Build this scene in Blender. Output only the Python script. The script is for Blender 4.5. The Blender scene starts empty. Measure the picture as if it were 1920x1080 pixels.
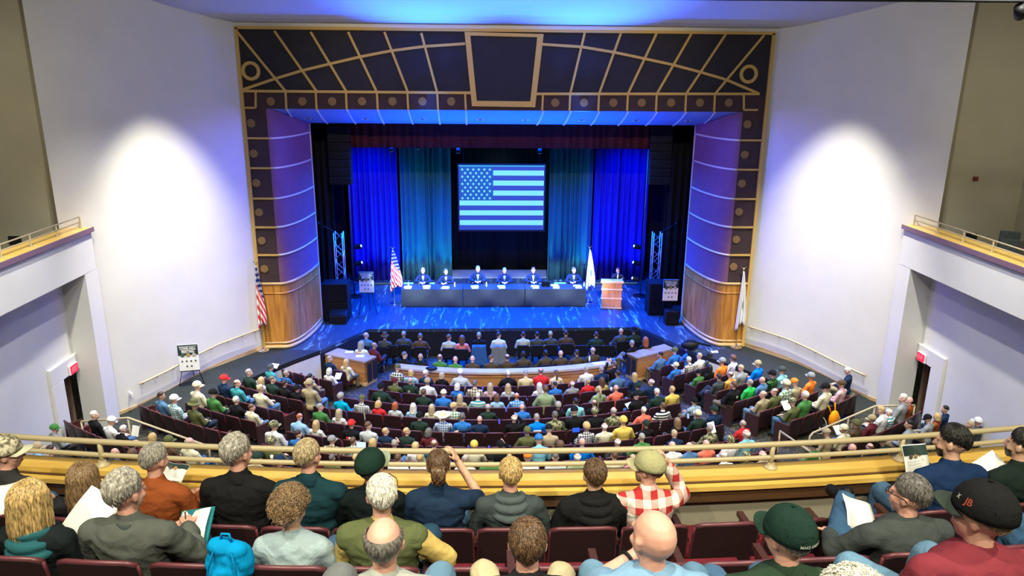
import bpy, bmesh, math, random
from mathutils import Vector, Matrix, noise
random.seed(7)
PI = math.pi
rad = math.radians
SC = bpy.context.scene
COL = SC.collection            # camera and lights go straight into the scene; everything else is gathered below

# ------------------------------------------------------------------ camera
CAM = Vector((-0.65, 0.0, 10.2))
FPX = 1387.0
def _cam_axes(pitch=16.0, yaw=2.2, roll=0.5):
    p, y, r = rad(pitch), rad(yaw), rad(roll)
    fw = Vector((math.sin(y)*math.cos(p), math.cos(y)*math.cos(p), -math.sin(p)))
    rt = Vector((math.cos(y), -math.sin(y), 0))
    up = rt.cross(fw)
    c, s = math.cos(r), math.sin(r)
    return rt*c + up*s, up*c - rt*s, fw
CR, CU, CF = _cam_axes()
cam_data = bpy.data.cameras.new('camera')
cam_data.sensor_width = 36.0
cam_data.lens = FPX/1920*36.0
cam_data.clip_end = 200
cam = bpy.data.objects.new('camera', cam_data)
COL.objects.link(cam)
cam.matrix_world = Matrix(((CR.x, CU.x, -CF.x, CAM.x), (CR.y, CU.y, -CF.y, CAM.y),
                           (CR.z, CU.z, -CF.z, CAM.z), (0, 0, 0, 1)))
SC.camera = cam

def ray(x, y):
    return (CF*FPX + CR*(x-960) - CU*(y-540)).normalized()
def atz(x, y, z):
    d = ray(x, y); return CAM + d*((z-CAM.z)/d.z)
def atY(x, y, Y):
    d = ray(x, y); return CAM + d*((Y-CAM.y)/d.y)
def atX(x, y, X):
    d = ray(x, y); return CAM + d*((X-CAM.x)/d.x)
def proj(P):
    v = Vector(P)-CAM; k = v.dot(CF)
    return 960+FPX*v.dot(CR)/k, 540-FPX*v.dot(CU)/k, k

# ------------------------------------------------------------------ world, exposure, lights
SC.view_settings.view_transform = 'Standard'
SC.view_settings.look = 'None'
SC.view_settings.exposure = 0.0
SC.view_settings.gamma = 1.0
SC.view_settings.use_curve_mapping = False
w = bpy.data.worlds.new('world'); SC.world = w
w.use_nodes = True
w.node_tree.nodes['Background'].inputs['Color'].default_value = (0.86, 0.86, 0.80, 1)
w.node_tree.nodes['Background'].inputs['Strength'].default_value = 0.12

def aim(o, loc, target):
    o.location = loc
    d = Vector(target)-Vector(loc)
    o.rotation_euler = d.to_track_quat('-Z', 'Y').to_euler()
def spot(name, loc, target, power, color, angle, blend=0.6, size=0.15):
    l = bpy.data.lights.new(name, 'SPOT'); l.energy = power; l.color = color
    l.spot_size = rad(angle); l.spot_blend = blend; l.shadow_soft_size = size
    o = bpy.data.objects.new(name, l); COL.objects.link(o); aim(o, loc, target); return o
def area(name, loc, target, power, color, sx, sy, spread=180):
    l = bpy.data.lights.new(name, 'AREA'); l.energy = power; l.color = color
    l.shape = 'RECTANGLE'; l.size = sx; l.size_y = sy; l.spread = rad(spread)
    o = bpy.data.objects.new(name, l); COL.objects.link(o); aim(o, loc, target); return o

WARM = (1.0, 0.93, 0.70); NEUT = (1.0, 0.97, 0.88)
BLUE = (0.0, 0.02, 1.0); CYAN = (0.02, 0.60, 0.78); VIOL = (0.26, 0.10, 1.0); AZURE = (0.0, 0.13, 1.0)
# house lights over the stalls: rows of downlights in the ceiling
for x in (-8.5, -3.0, 3.0, 8.5):
    spot('house_and_fill_light', (x, 16.6, 13.0), (x*1.02, 19.2, 0), 2500, NEUT, 84, .8, .12)
    spot('house_and_fill_light', (x, 11.5, 13.4), (x*.98, 16.4, 0), 2900, NEUT, 80, .8, .12)
# house lights over the balcony
for x in (-4.5, -0.2, 4.2):
    spot('house_and_fill_light', (x, 2.2, 14.2), (x, 4.4, 7), 1350, WARM, 100, .7, .10)
    spot('house_and_fill_light', (x, -1.5, 14.6), (x, 3.2, 7), 1500, WARM, 90, .7, .10)
# downlights close to the two curved side walls, grazing them in a scallop
spot('wall_wash_light', (-8.5, 20.4, 12.3), (-9.7, 21.6, 0), 8200, (1.0, 0.96, 0.80), 56, 1.0, .10)
spot('wall_wash_light', (8.7, 20.8, 12.3), (9.9, 22.0, 0), 8200, (1.0, 0.96, 0.80), 56, 1.0, .10)
spot('wall_wash_light', (-6.4, 13.5, 13.0), (-12.2, 15.6, 4.4), 2600, (0.96, 0.95, 0.98), 50, .9, .10)
spot('wall_wash_light', (6.6, 13.5, 13.0), (12.4, 15.6, 4.4), 2600, (0.96, 0.95, 0.98), 50, .9, .10)
for s in (-1, 1):
    spot('vestibule_fill_light', (s*13.1, 19.85 if s < 0 else 20.3, 2.3), (s*13.0, 19.85 if s < 0 else 20.3, 0), 22, (1.0, .78, .55), 150, 1.0, .05)  # added lamp that lifts the brown wall inside the doorway
for s in (-1, 1):
    spot('box_fill_light', (s*13.6, 13.5, 12.5), (s*13.8, 20.5, 7.5), 420, (1.0, .93, .70), 75, 1.0, .1)  # unseen lamp added to brighten the dim box end wall
for s in (-1, 1):
    spot('house_and_fill_light', (s*2.0, 8.0, 14.0), (s*10.8, 21.2, 9.0), 2100, (1.0, 0.96, 0.84), 62, 1.0, .2)  # unseen fill lamps added to brighten the upper side walls
# stage rig: blue overheads, fixtures above the opening
area('stage_and_spill_light', (0, 29.6, 8.5), (0, 28.8, 1.1), 5600, (0.0, 0.07, 1.0), 10, 2.0, 110)
area('stage_and_spill_light', (0, 27.3, 8.3), (0, 25.4, 1.1), 2600, AZURE, 10, .4, 130)
# blue and violet light on the soffit, the reveals, the walls and the ceiling
area('stage_and_spill_light', (0, 25.6, 5.2), (0, 25.4, 9.0), 900, (0.0, 0.09, 1.0), 8, .3, 110)  # unseen panel added in mid-air, stands in for blue spill from below
spot('stage_and_spill_light', (5.6, 25.9, 8.35), (-7.3, 25.6, 5.2), 3000, VIOL, 44, .6)
spot('stage_and_spill_light', (-5.6, 25.9, 8.35), (7.4, 25.6, 5.2), 3000, VIOL, 44, .6)
spot('stage_and_spill_light', (-1.0, 21.9, 9.6), (-8.7, 23.6, 6.4), 2300, (0.08, 0.13, 1.0), 40, 1.0)  # unseen pair added in mid-air to turn the walls by the opening blue
spot('stage_and_spill_light', (1.0, 21.9, 9.6), (8.9, 23.8, 6.4), 2300, (0.08, 0.13, 1.0), 40, 1.0)
spot('stage_and_spill_light', (-2.5, 24.0, 8.2), (-2.2, 22.0, 12.4), 5000, (0.02, 0.13, 1.0), 84, 1.0)  # unseen pair added in mid-air to spill blue over the ceiling
spot('stage_and_spill_light', (2.5, 24.0, 8.2), (2.2, 22.0, 12.4), 5000, (0.02, 0.13, 1.0), 84, 1.0)
spot('house_and_fill_light', (0, 7.0, 14.2), (0, 24.2, 10.8), 6500, (1.0, 0.84, 0.54), 46, .7, .2)  # unseen warm fill added to bring out the tan header moulding
# added lamps: a blue one on each tower, a pink one low on each tormentor
for s in (-1, 1):
    spot('side_fill_light', (s*3.0, 25.2, 6.5), (s*6.6, 28.6, 3.2), 900, (0.0, 0.05, 1.0), 40, .8)  # unseen blue lamp added to light the truss tower
    spot('side_fill_light', (s*4.6, 24.6, 1.6), (s*7.1, 26.2, 1.9), 60, (1.0, 0.12, 0.45), 60, 1.0)  # unseen pink lamp added to tint the foot of the reveal
# cool white front light on the panel table and podium
for x in (-4.0, -2.9, -1.4, 0.3, 1.9, 3.3):
    spot('front_light', (x*.6, 8.0, 13.6), (x, 29.7, 2.15), 60000, (0.62, 0.85, 1.0), 7.0, .5)
spot('front_light', (4.0, 8.0, 13.6), (4.8, 29.0, 2.1), 26000, (1.0, 0.80, 0.72), 6.0, .5)

COL = bpy.data.collections.new('theatre')      # linked to the scene once it is complete

# ------------------------------------------------------------------ materials
MATS = {}
def _nt(name):
    m = bpy.data.materials.new(name); m.use_nodes = True
    nt = m.node_tree; b = nt.nodes['Principled BSDF']
    return m, nt, b
def c4(c): return (c[0], c[1], c[2], 1)
def mat(name, col, rough=.6, metal=0, spec=.5, var=0, vscale=8, bump=0, bscale=60, coat=0, sheen=0):
    if name in MATS: return MATS[name]
    m, nt, b = _nt(name)
    b.inputs['Base Color'].default_value = c4(col)
    b.inputs['Roughness'].default_value = rough
    b.inputs['Metallic'].default_value = metal
    b.inputs['Specular IOR Level'].default_value = spec
    b.inputs['Coat Weight'].default_value = coat
    b.inputs['Sheen Weight'].default_value = sheen
    tc = None
    if var or bump:
        tc = nt.nodes.new('ShaderNodeTexCoord')
    if var:
        n = nt.nodes.new('ShaderNodeTexNoise'); n.inputs['Scale'].default_value = vscale
        n.inputs['Detail'].default_value = 5
        nt.links.new(tc.outputs['Object'], n.inputs['Vector'])
        r = nt.nodes.new('ShaderNodeValToRGB')
        r.color_ramp.elements[0].position = .3; r.color_ramp.elements[1].position = .7
        r.color_ramp.elements[0].color = c4([v*(1-var) for v in col])
        r.color_ramp.elements[1].color = c4([min(1, v*(1+var)) for v in col])
        nt.links.new(n.outputs['Fac'], r.inputs['Fac']); nt.links.new(r.outputs['Color'], b.inputs['Base Color'])
    if bump:
        n = nt.nodes.new('ShaderNodeTexNoise'); n.inputs['Scale'].default_value = bscale
        nt.links.new(tc.outputs['Object'], n.inputs['Vector'])
        bp = nt.nodes.new('ShaderNodeBump'); bp.inputs['Strength'].default_value = bump; bp.inputs['Distance'].default_value = .01
        nt.links.new(n.outputs['Fac'], bp.inputs['Height']); nt.links.new(bp.outputs['Normal'], b.inputs['Normal'])
    MATS[name] = m
    return m
def emit(name, col, strength):
    if name in MATS: return MATS[name]
    m, nt, b = _nt(name)
    b.inputs['Base Color'].default_value = (0, 0, 0, 1)
    b.inputs['Emission Color'].default_value = c4(col)
    b.inputs['Emission Strength'].default_value = strength
    MATS[name] = m; return m
def wood(name, c1, c2, scale=(1, 1, 1), rough=.4, dist=3, wscale=2.0):
    if name in MATS: return MATS[name]
    m, nt, b = _nt(name)
    tc = nt.nodes.new('ShaderNodeTexCoord'); mp = nt.nodes.new('ShaderNodeMapping')
    mp.inputs['Scale'].default_value = scale
    nt.links.new(tc.outputs['Object'], mp.inputs['Vector'])
    n = nt.nodes.new('ShaderNodeTexNoise'); n.inputs['Scale'].default_value = wscale
    n.inputs['Detail'].default_value = 8; n.inputs['Distortion'].default_value = dist*.2
    nt.links.new(mp.outputs['Vector'], n.inputs['Vector'])
    r = nt.nodes.new('ShaderNodeValToRGB')
    r.color_ramp.elements[0].position = .3; r.color_ramp.elements[1].position = .72
    r.color_ramp.elements[0].color = c4(c1); r.color_ramp.elements[1].color = c4(c2)
    nt.links.new(n.outputs['Fac'], r.inputs['Fac']); nt.links.new(r.outputs['Color'], b.inputs['Base Color'])
    b.inputs['Roughness'].default_value = rough
    MATS[name] = m; return m
def math_node(nt, op, a, b=None, v=None):
    n = nt.nodes.new('ShaderNodeMath'); n.operation = op
    nt.links.new(a, n.inputs[0])
    if b is not None: nt.links.new(b, n.inputs[1])
    if v is not None: n.inputs[1].default_value = v
    return n.outputs[0]
def mixc(nt, f, a, b):
    n = nt.nodes.new('ShaderNodeMix'); n.data_type = 'RGBA'
    if hasattr(f, 'links'): nt.links.new(f, n.inputs[0])
    else: n.inputs[0].default_value = f
    for v, i in ((a, 6), (b, 7)):
        if isinstance(v, tuple): n.inputs[i].default_value = c4(v)
        else: nt.links.new(v, n.inputs[i])
    return n.outputs[2]
def fabric(col, kind='plain', col2=(1, 1, 1), scale=14):
    """cloth: plain, plaid, check, stripe, camo; pattern runs in the garment's own space"""
    key = 'cloth_%s_%d_%s_%s' % (kind, scale, '_'.join('%02d' % round(v*99) for v in col), '_'.join('%02d' % round(v*99) for v in col2))
    if key in MATS: return MATS[key]
    m, nt, b = _nt(key)
    b.inputs['Roughness'].default_value = .88
    b.inputs['Specular IOR Level'].default_value = .12
    tc = nt.nodes.new('ShaderNodeTexCoord')
    sx = nt.nodes.new('ShaderNodeSeparateXYZ'); nt.links.new(tc.outputs['Object'], sx.inputs[0])
    n = nt.nodes.new('ShaderNodeTexNoise'); n.inputs['Scale'].default_value = 9; n.inputs['Detail'].default_value = 4
    nt.links.new(tc.outputs['Object'], n.inputs['Vector'])
    if kind in ('plaid', 'check', 'stripe'):
        def bars(o, s, d=.5):
            a = math_node(nt, 'MULTIPLY', o, v=s); a = math_node(nt, 'FRACT', a)
            return math_node(nt, 'GREATER_THAN', a, v=d)
        X = bars(sx.outputs[0], scale); Z = bars(sx.outputs[2], scale)
        if kind == 'stripe': f = Z
        else:
            f = math_node(nt, 'ADD', X, Z); f = math_node(nt, 'MULTIPLY', f, v=.5)
        base = mixc(nt, f, tuple(col), tuple(col2))
    elif kind == 'camo':
        n2 = nt.nodes.new('ShaderNodeTexNoise'); n2.inputs['Scale'].default_value = scale; n2.inputs['Detail'].default_value = 2
        nt.links.new(tc.outputs['Object'], n2.inputs['Vector'])
        r = nt.nodes.new('ShaderNodeValToRGB'); r.color_ramp.interpolation = 'CONSTANT'
        e = r.color_ramp.elements
        e[0].position = 0; e[0].color = c4([v*.35 for v in col])
        e[1].position = .45; e[1].color = c4(col)
        e.new(.56).color = c4(col2)
        nt.links.new(n2.outputs['Fac'], r.inputs['Fac']); base = r.outputs['Color']
    else:
        base = mixc(nt, n.outputs['Fac'], tuple(v*.82 for v in col), tuple(min(1, v*1.15) for v in col))
    if isinstance(base, tuple): b.inputs['Base Color'].default_value = c4(base)
    else: nt.links.new(base, b.inputs['Base Color'])
    bp = nt.nodes.new('ShaderNodeBump'); bp.inputs['Strength'].default_value = .35; bp.inputs['Distance'].default_value = .02
    n3 = nt.nodes.new('ShaderNodeTexNoise'); n3.inputs['Scale'].default_value = 16; n3.inputs['Detail'].default_value = 3
    n3.inputs['Distortion'].default_value = 1.2
    nt.links.new(tc.outputs['Object'], n3.inputs['Vector'])
    nt.links.new(n3.outputs['Fac'], bp.inputs['Height']); nt.links.new(bp.outputs['Normal'], b.inputs['Normal'])
    MATS[key] = m; return m

# ------------------------------------------------------------------ mesh builder
class MB:
    def __init__(s): s.v = []; s.f = []; s.m = []; s.cur = 0
    def add(s, vs, fs):
        o = len(s.v); s.v += [tuple(p) for p in vs]
        for f in fs: s.f.append([i+o for i in f]); s.m.append(s.cur)
        return s
    def box(s, x0, x1, y0, y1, z0, z1, M=None):
        vs = [Vector((x, y, z)) for z in (z0, z1) for y in (y0, y1) for x in (x0, x1)]
        if M is not None: vs = [M @ p for p in vs]
        return s.add(vs, [(0, 2, 3, 1), (4, 5, 7, 6), (0, 1, 5, 4), (2, 6, 7, 3), (0, 4, 6, 2), (1, 3, 7, 5)])
    def prism(s, pts, z0, z1, M=None):
        n = len(pts); z0s = z0 if isinstance(z0, (list, tuple)) else [z0]*n; z1s = z1 if isinstance(z1, (list, tuple)) else [z1]*n
        vs = [Vector((p[0], p[1], z)) for p, z in zip(pts, z0s)]+[Vector((p[0], p[1], z)) for p, z in zip(pts, z1s)]
        if M is not None: vs = [M @ p for p in vs]
        a = sum(pts[i][0]*pts[(i+1) % n][1]-pts[(i+1) % n][0]*pts[i][1] for i in range(n))
        fs = [[(i+1) % n, i, n+i, n+(i+1) % n] for i in range(n)]+[list(range(n)), list(range(2*n-1, n-1, -1))]
        if a > 0: fs = [list(reversed(f)) for f in fs]
        return s.add(vs, fs)
    def plate(s, pts, off):
        """closed slab: polygon of 3-D points, extruded by the vector off"""
        n = len(pts); off = Vector(off)
        vs = [Vector(p) for p in pts]+[Vector(p)+off for p in pts]
        fs = [[i, (i+1) % n, n+(i+1) % n, n+i] for i in range(n)]+[list(range(n-1, -1, -1)), list(range(n, 2*n))]
        return s.add(vs, fs)
    def sheet(s, g, closed=False):
        R = len(g); Cn = len(g[0]); vs = [p for r in g for p in r]; fs = []
        for i in range(R-1):
            for j in range(Cn if closed else Cn-1):
                k = (j+1) % Cn
                fs.append((i*Cn+j, i*Cn+k, (i+1)*Cn+k, (i+1)*Cn+j))
        return s.add(vs, fs)
    def tube(s, pts, r, n=8, closed=False, flat=1.0):
        pts = [Vector(p) for p in pts]; N = len(pts)
        rs = r if isinstance(r, (list, tuple)) else [r]*N
        g = []; prev = None
        for i, p in enumerate(pts):
            if closed: t = pts[(i+1) % N]-pts[i-1]
            else: t = pts[min(i+1, N-1)]-pts[max(i-1, 0)]
            if t.length < 1e-9: t = Vector((0, 0, 1))
            t.normalize()
            a = prev if prev is not None else (Vector((0, 0, 1)) if abs(t.z) < .9 else Vector((1, 0, 0)))
            u = a.cross(t)
            if u.length < 1e-5: u = Vector((1, 0, 0)).cross(t)
            u.normalize(); vv = t.cross(u); prev = vv
            g.append([p+(u*math.cos(2*PI*k/n)+vv*math.sin(2*PI*k/n)*flat)*rs[i] for k in range(n)])
        o = len(s.v); s.sheet(g+([g[0]] if closed else []), True)
        if not closed:
            s.f.append([o+k for k in range(n-1, -1, -1)]); s.m.append(s.cur)
            s.f.append([o+(N-1)*n+k for k in range(n)]); s.m.append(s.cur)
        return s
    def lathe(s, prof, n=24, M=None):
        g = [[Vector((r*math.cos(2*PI*k/n), r*math.sin(2*PI*k/n), z)) for k in range(n)] for r, z in prof]
        if M is not None: g = [[M @ p for p in r] for r in g]
        return s.sheet(g, True)
    def ball(s, c, r, n=10, M=None):
        c = Vector(c); rr = r if isinstance(r, (tuple, list)) else (r, r, r)
        g = []
        for i in range(n+1):
            t = PI*i/n; t = min(max(t, .02), PI-.02)
            g.append([Vector((rr[0]*math.sin(t)*math.cos(2*PI*k/(2*n)), rr[1]*math.sin(t)*math.sin(2*PI*k/(2*n)), rr[2]*math.cos(t))) for k in range(2*n)])
        if M is not None: g = [[M @ p for p in r] for r in g]
        g = [[p+c for p in r] for r in g]
        o = len(s.v)
        s.sheet(g, True)
        s.f.append([o+k for k in range(2*n)][::-1]); s.m.append(s.cur)
        s.f.append([o+n*2*n+k for k in range(2*n)]); s.m.append(s.cur)
        return s
    def mesh(s, name, mats=(), smooth=False):
        me = bpy.data.meshes.new(name); me.from_pydata(s.v, [], s.f)
        for m in (mats if isinstance(mats, (list, tuple)) else [mats]): me.materials.append(m)
        if any(s.m): me.polygons.foreach_set('material_index', s.m)
        if smooth: me.polygons.foreach_set('use_smooth', [True]*len(me.polygons))
        me.update(); return me
def fixn(me):
    b = bmesh.new(); b.from_mesh(me); bmesh.ops.recalc_face_normals(b, faces=b.faces); b.to_mesh(me); b.free()
def obj(name, mb, mats, parent=None, smooth=False, bevel=0, recalc=True, angle=None):
    me = mb.mesh(name, mats, smooth) if isinstance(mb, MB) else mb
    if recalc and isinstance(mb, MB): fixn(me)
    o = bpy.data.objects.new(name, me); COL.objects.link(o)
    if parent is not None: o.parent = parent
    if bevel:
        md = o.modifiers.new('bevel', 'BEVEL'); md.width = bevel; md.segments = 2; md.limit_method = 'ANGLE'
    if angle and smooth:
        md = o.modifiers.new('edges', 'EDGE_SPLIT'); md.split_angle = rad(angle)
    return o
def tag(o, label=None, cat=None, group=None, kind=None):
    if label: o['label'] = label
    if cat: o['category'] = cat
    if group: o['group'] = group
    if kind: o['kind'] = kind
    return o
def thing(name, label, cat, loc=(0, 0, 0), rz=0, group=None):
    o = bpy.data.objects.new(name, None); COL.objects.link(o); o.empty_display_size = .2
    o.location = loc; o.rotation_euler = (0, 0, rz)
    return tag(o, label, cat, group)
def struct(name, mb, mats, parent=None, **k):
    o = obj(name, mb, mats, parent, **k)
    if parent is None: o['kind'] = 'structure'
    return o
TXS = bpy.data.scenes.new('lettering_bench')
def text_mesh(txt, size, depth=.004, align='CENTER', width=None):
    cu = bpy.data.curves.new('lettering', 'FONT'); cu.body = txt; cu.size = size; cu.extrude = depth; cu.align_x = align
    cu.align_y = 'CENTER'; cu.offset = size*.02
    o = bpy.data.objects.new('lettering', cu); TXS.collection.objects.link(o)
    TXS.view_layers[0].update()
    me = bpy.data.meshes.new_from_object(o.evaluated_get(TXS.view_layers[0].depsgraph))
    if width:
        xs = [v.co.x for v in me.vertices]; k = width/max(1e-6, max(xs)-min(xs))
        for v in me.vertices: v.co.x *= k
    return me
def smoothpath(pts, n=8):
    """Catmull-Rom through the points"""
    P = [Vector(p) for p in pts]; P = [P[0]*2-P[1]]+P+[P[-1]*2-P[-2]]; out = []
    for i in range(1, len(P)-2):
        for k in range(n):
            t = k/n; a, b, c, d = P[i-1], P[i], P[i+1], P[i+2]
            out.append(.5*((2*b)+(c-a)*t+(2*a-5*b+4*c-d)*t*t+(3*b-a-3*c+d)*t**3))
    out.append(P[-2]); return out
# ------------------------------------------------------------------ room materials
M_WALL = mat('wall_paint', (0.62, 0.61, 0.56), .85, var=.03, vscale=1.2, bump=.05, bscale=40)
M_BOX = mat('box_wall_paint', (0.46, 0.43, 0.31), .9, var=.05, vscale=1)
M_CEIL = mat('ceiling_paint', (0.62, 0.62, 0.62), .9)
M_TRIM = wood('light_oak_trim', (0.42, 0.27, 0.11), (0.62, 0.43, 0.20), (1, 1, 6))
M_BROWN = mat('dark_brown_fabric_panel', (0.040, 0.020, 0.020), .9, var=.12, vscale=3)
M_BLACKP = mat('black_fabric_panel', (0.017, 0.015, 0.017), .9, var=.15, vscale=3)
M_TAN = mat('tan_painted_moulding', (0.52, 0.32, 0.075), .6)
M_TANL = mat('pale_reveal_moulding', (0.62, 0.56, 0.50), .6)
M_REV = mat('reveal_fabric', (0.17, 0.07, 0.14), .9, var=.08, vscale=3)
M_SOF = mat('soffit_light_tint', (0.20, 0.24, 0.42), .7)  # blue of the stage light is mixed into the soffit colour
M_OAK = wood('oak_wainscot', (0.30, 0.11, 0.015), (0.58, 0.27, 0.05), (5, 5, .5), .35)
M_OAKH = wood('oak_barrier', (0.28, 0.11, 0.03), (0.52, 0.25, 0.08), (.5, .5, 5), .35)
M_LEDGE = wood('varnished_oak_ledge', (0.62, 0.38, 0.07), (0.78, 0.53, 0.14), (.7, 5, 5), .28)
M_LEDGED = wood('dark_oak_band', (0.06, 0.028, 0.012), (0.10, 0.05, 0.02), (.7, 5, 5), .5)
M_RAIL = mat('cream_painted_steel', (0.44, 0.37, 0.22), .38)
M_BLACK = mat('black_paint', (0.0035, 0.0035, 0.0045), .6, spec=.3)
M_VOID = mat('black_masking', (0.004, 0.004, 0.006), .95)
M_CHROME = mat('polished_metal', (0.8, 0.8, 0.8), .2, metal=1)
M_RAMP = mat('charcoal_stage_paint', (0.006, 0.012, 0.012), .6, var=.3, vscale=2)

def carpet():
    m, nt, b = _nt('patterned_carpet'); MATS['patterned_carpet'] = m
    tc = nt.nodes.new('ShaderNodeTexCoord')
    n = nt.nodes.new('ShaderNodeTexNoise'); n.inputs['Scale'].default_value = 6.5; n.inputs['Detail'].default_value = 3
    n.inputs['Distortion'].default_value = 2.5
    nt.links.new(tc.outputs['Object'], n.inputs['Vector'])
    r = nt.nodes.new('ShaderNodeValToRGB'); e = r.color_ramp.elements
    e[0].position = .53; e[0].color = (0.016, 0.018, 0.015, 1); e[1].position = .66; e[1].color = (0.17, 0.13, 0.065, 1)
    e.new(.585).color = (0.03, 0.03, 0.022, 1)
    nt.links.new(n.outputs['Fac'], r.inputs['Fac']); nt.links.new(r.outputs['Color'], b.inputs['Base Color'])
    b.inputs['Roughness'].default_value = .95
    return m
M_CARPET = carpet()
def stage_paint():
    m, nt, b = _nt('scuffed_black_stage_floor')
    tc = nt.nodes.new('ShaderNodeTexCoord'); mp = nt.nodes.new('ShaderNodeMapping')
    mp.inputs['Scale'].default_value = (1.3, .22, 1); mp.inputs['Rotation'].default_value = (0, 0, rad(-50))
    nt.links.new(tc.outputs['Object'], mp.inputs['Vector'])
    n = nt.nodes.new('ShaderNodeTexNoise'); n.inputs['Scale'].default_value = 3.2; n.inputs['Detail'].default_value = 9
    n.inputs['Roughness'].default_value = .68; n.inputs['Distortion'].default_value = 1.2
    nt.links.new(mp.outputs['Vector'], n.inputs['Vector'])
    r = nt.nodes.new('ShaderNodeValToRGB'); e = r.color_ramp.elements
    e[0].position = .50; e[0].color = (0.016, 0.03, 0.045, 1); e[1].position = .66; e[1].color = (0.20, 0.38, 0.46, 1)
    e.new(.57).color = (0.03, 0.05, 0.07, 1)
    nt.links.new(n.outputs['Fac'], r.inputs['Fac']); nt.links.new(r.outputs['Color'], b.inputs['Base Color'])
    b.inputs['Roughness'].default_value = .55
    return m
M_STAGE = stage_paint()

# ------------------------------------------------------------------ seating geometry: arcs about one centre
AX, AY, R0, RS, RK = -0.25, 33.53, 11.95, 0.9, 0.065
def zf(R): return max(0.0, RK*(R-R0))
def pol(R, a, z=None):
    """point at radius R and bearing a (deg, 0 = straight back from the stage)"""
    return Vector((AX+R*math.sin(rad(a)), AY-R*math.cos(rad(a)), zf(R) if z is None else z))

# house floor: flat pit, then a raked floor
g = []
for R in [3, 7, 10, 11.3, 11.95]+[11.95+.9*i for i in range(1, 13)]:
    g.append([pol(R, a) for a in range(-62, 63, 4)])
mb = MB().sheet(g)
struct('floor', mb, [M_CARPET], smooth=True)

# stage deck with its side aprons that ramp down along the walls
WALLL = smoothpath([(-8.25, 24.2, 0), (-8.9, 23.4, 0), (-9.65, 22.6, 0), (-10.5, 21.6, 0), (-11.1, 20.95, 0), (-11.6, 20.5, 0), (-12.15, 20.1, 0)], 6)
WALLR = smoothpath([(8.45, 24.35, 0), (9.0, 23.75, 0), (9.85, 22.95, 0), (10.7, 22.05, 0), (11.35, 21.35, 0), (11.8, 20.9, 0), (12.35, 20.45, 0)], 6)
deck = [(-4.97, 26.2), (-6.3, 24.0), (-8.25, 24.2), (-7.2, 34.5), (7.2, 34.5), (8.45, 24.35), (6.65, 23.5), (5.2, 26.3)]
mb = MB().prism(deck, .98, 1.1)
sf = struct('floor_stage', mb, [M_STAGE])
mb = MB().prism([(-4.97, 26.2), (-6.3, 24.0), (-6.35, 24.1), (-5.05, 26.35), (5.25, 26.42), (6.75, 23.6), (6.65, 23.5), (5.2, 26.3)], 0.0, .975)
struct('wall_stage_front', mb, [M_VOID])
def ramp(side, inner, outer, zs):
    mb = MB(); n = len(inner)
    top_i = [Vector((p[0], p[1], z)) for p, z in zip(inner, zs)]
    top_o = [Vector((p[0], p[1], z)) for p, z in zip(outer, zs)]
    mb.sheet([top_i, top_o])
    o = struct('floor_ramp_'+side, mb, [M_RAMP])
    mb = MB(); mb.sheet([top_i, [p-Vector((0, 0, .16)) for p in top_i]])
    struct('trim_ramp_'+side, mb, [M_VOID])
    mb = MB(); mb.sheet([[p-Vector((0, 0, .16)) for p in top_i], [Vector((p.x, p.y, -.05)) for p in top_i]])
    struct('wall_ramp_'+side, mb, [M_WALL])
ZR = [1.1, 1.06, .97, .80, .60, .44, .33]
ramp('left', [(-6.3, 24.0), (-6.95, 23.3), (-7.6, 22.65), (-8.4, 21.9), (-9.1, 21.2), (-9.7, 20.6), (-10.2, 20.1)],
     [(-8.25, 24.2), (-8.9, 23.4), (-9.65, 22.6), (-10.3, 21.85), (-10.85, 21.2), (-11.35, 20.7), (-11.8, 20.3)], ZR)
ramp('right', [(6.65, 23.5), (7.3, 22.85), (7.95, 22.3), (8.7, 21.7), (9.35, 21.15), (9.95, 20.6), (10.4, 20.15)],
     [(8.45, 24.35), (9.0, 23.75), (9.85, 22.95), (10.55, 22.2), (11.1, 21.6), (11.55, 21.15), (12.0, 20.7)], ZR)

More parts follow.
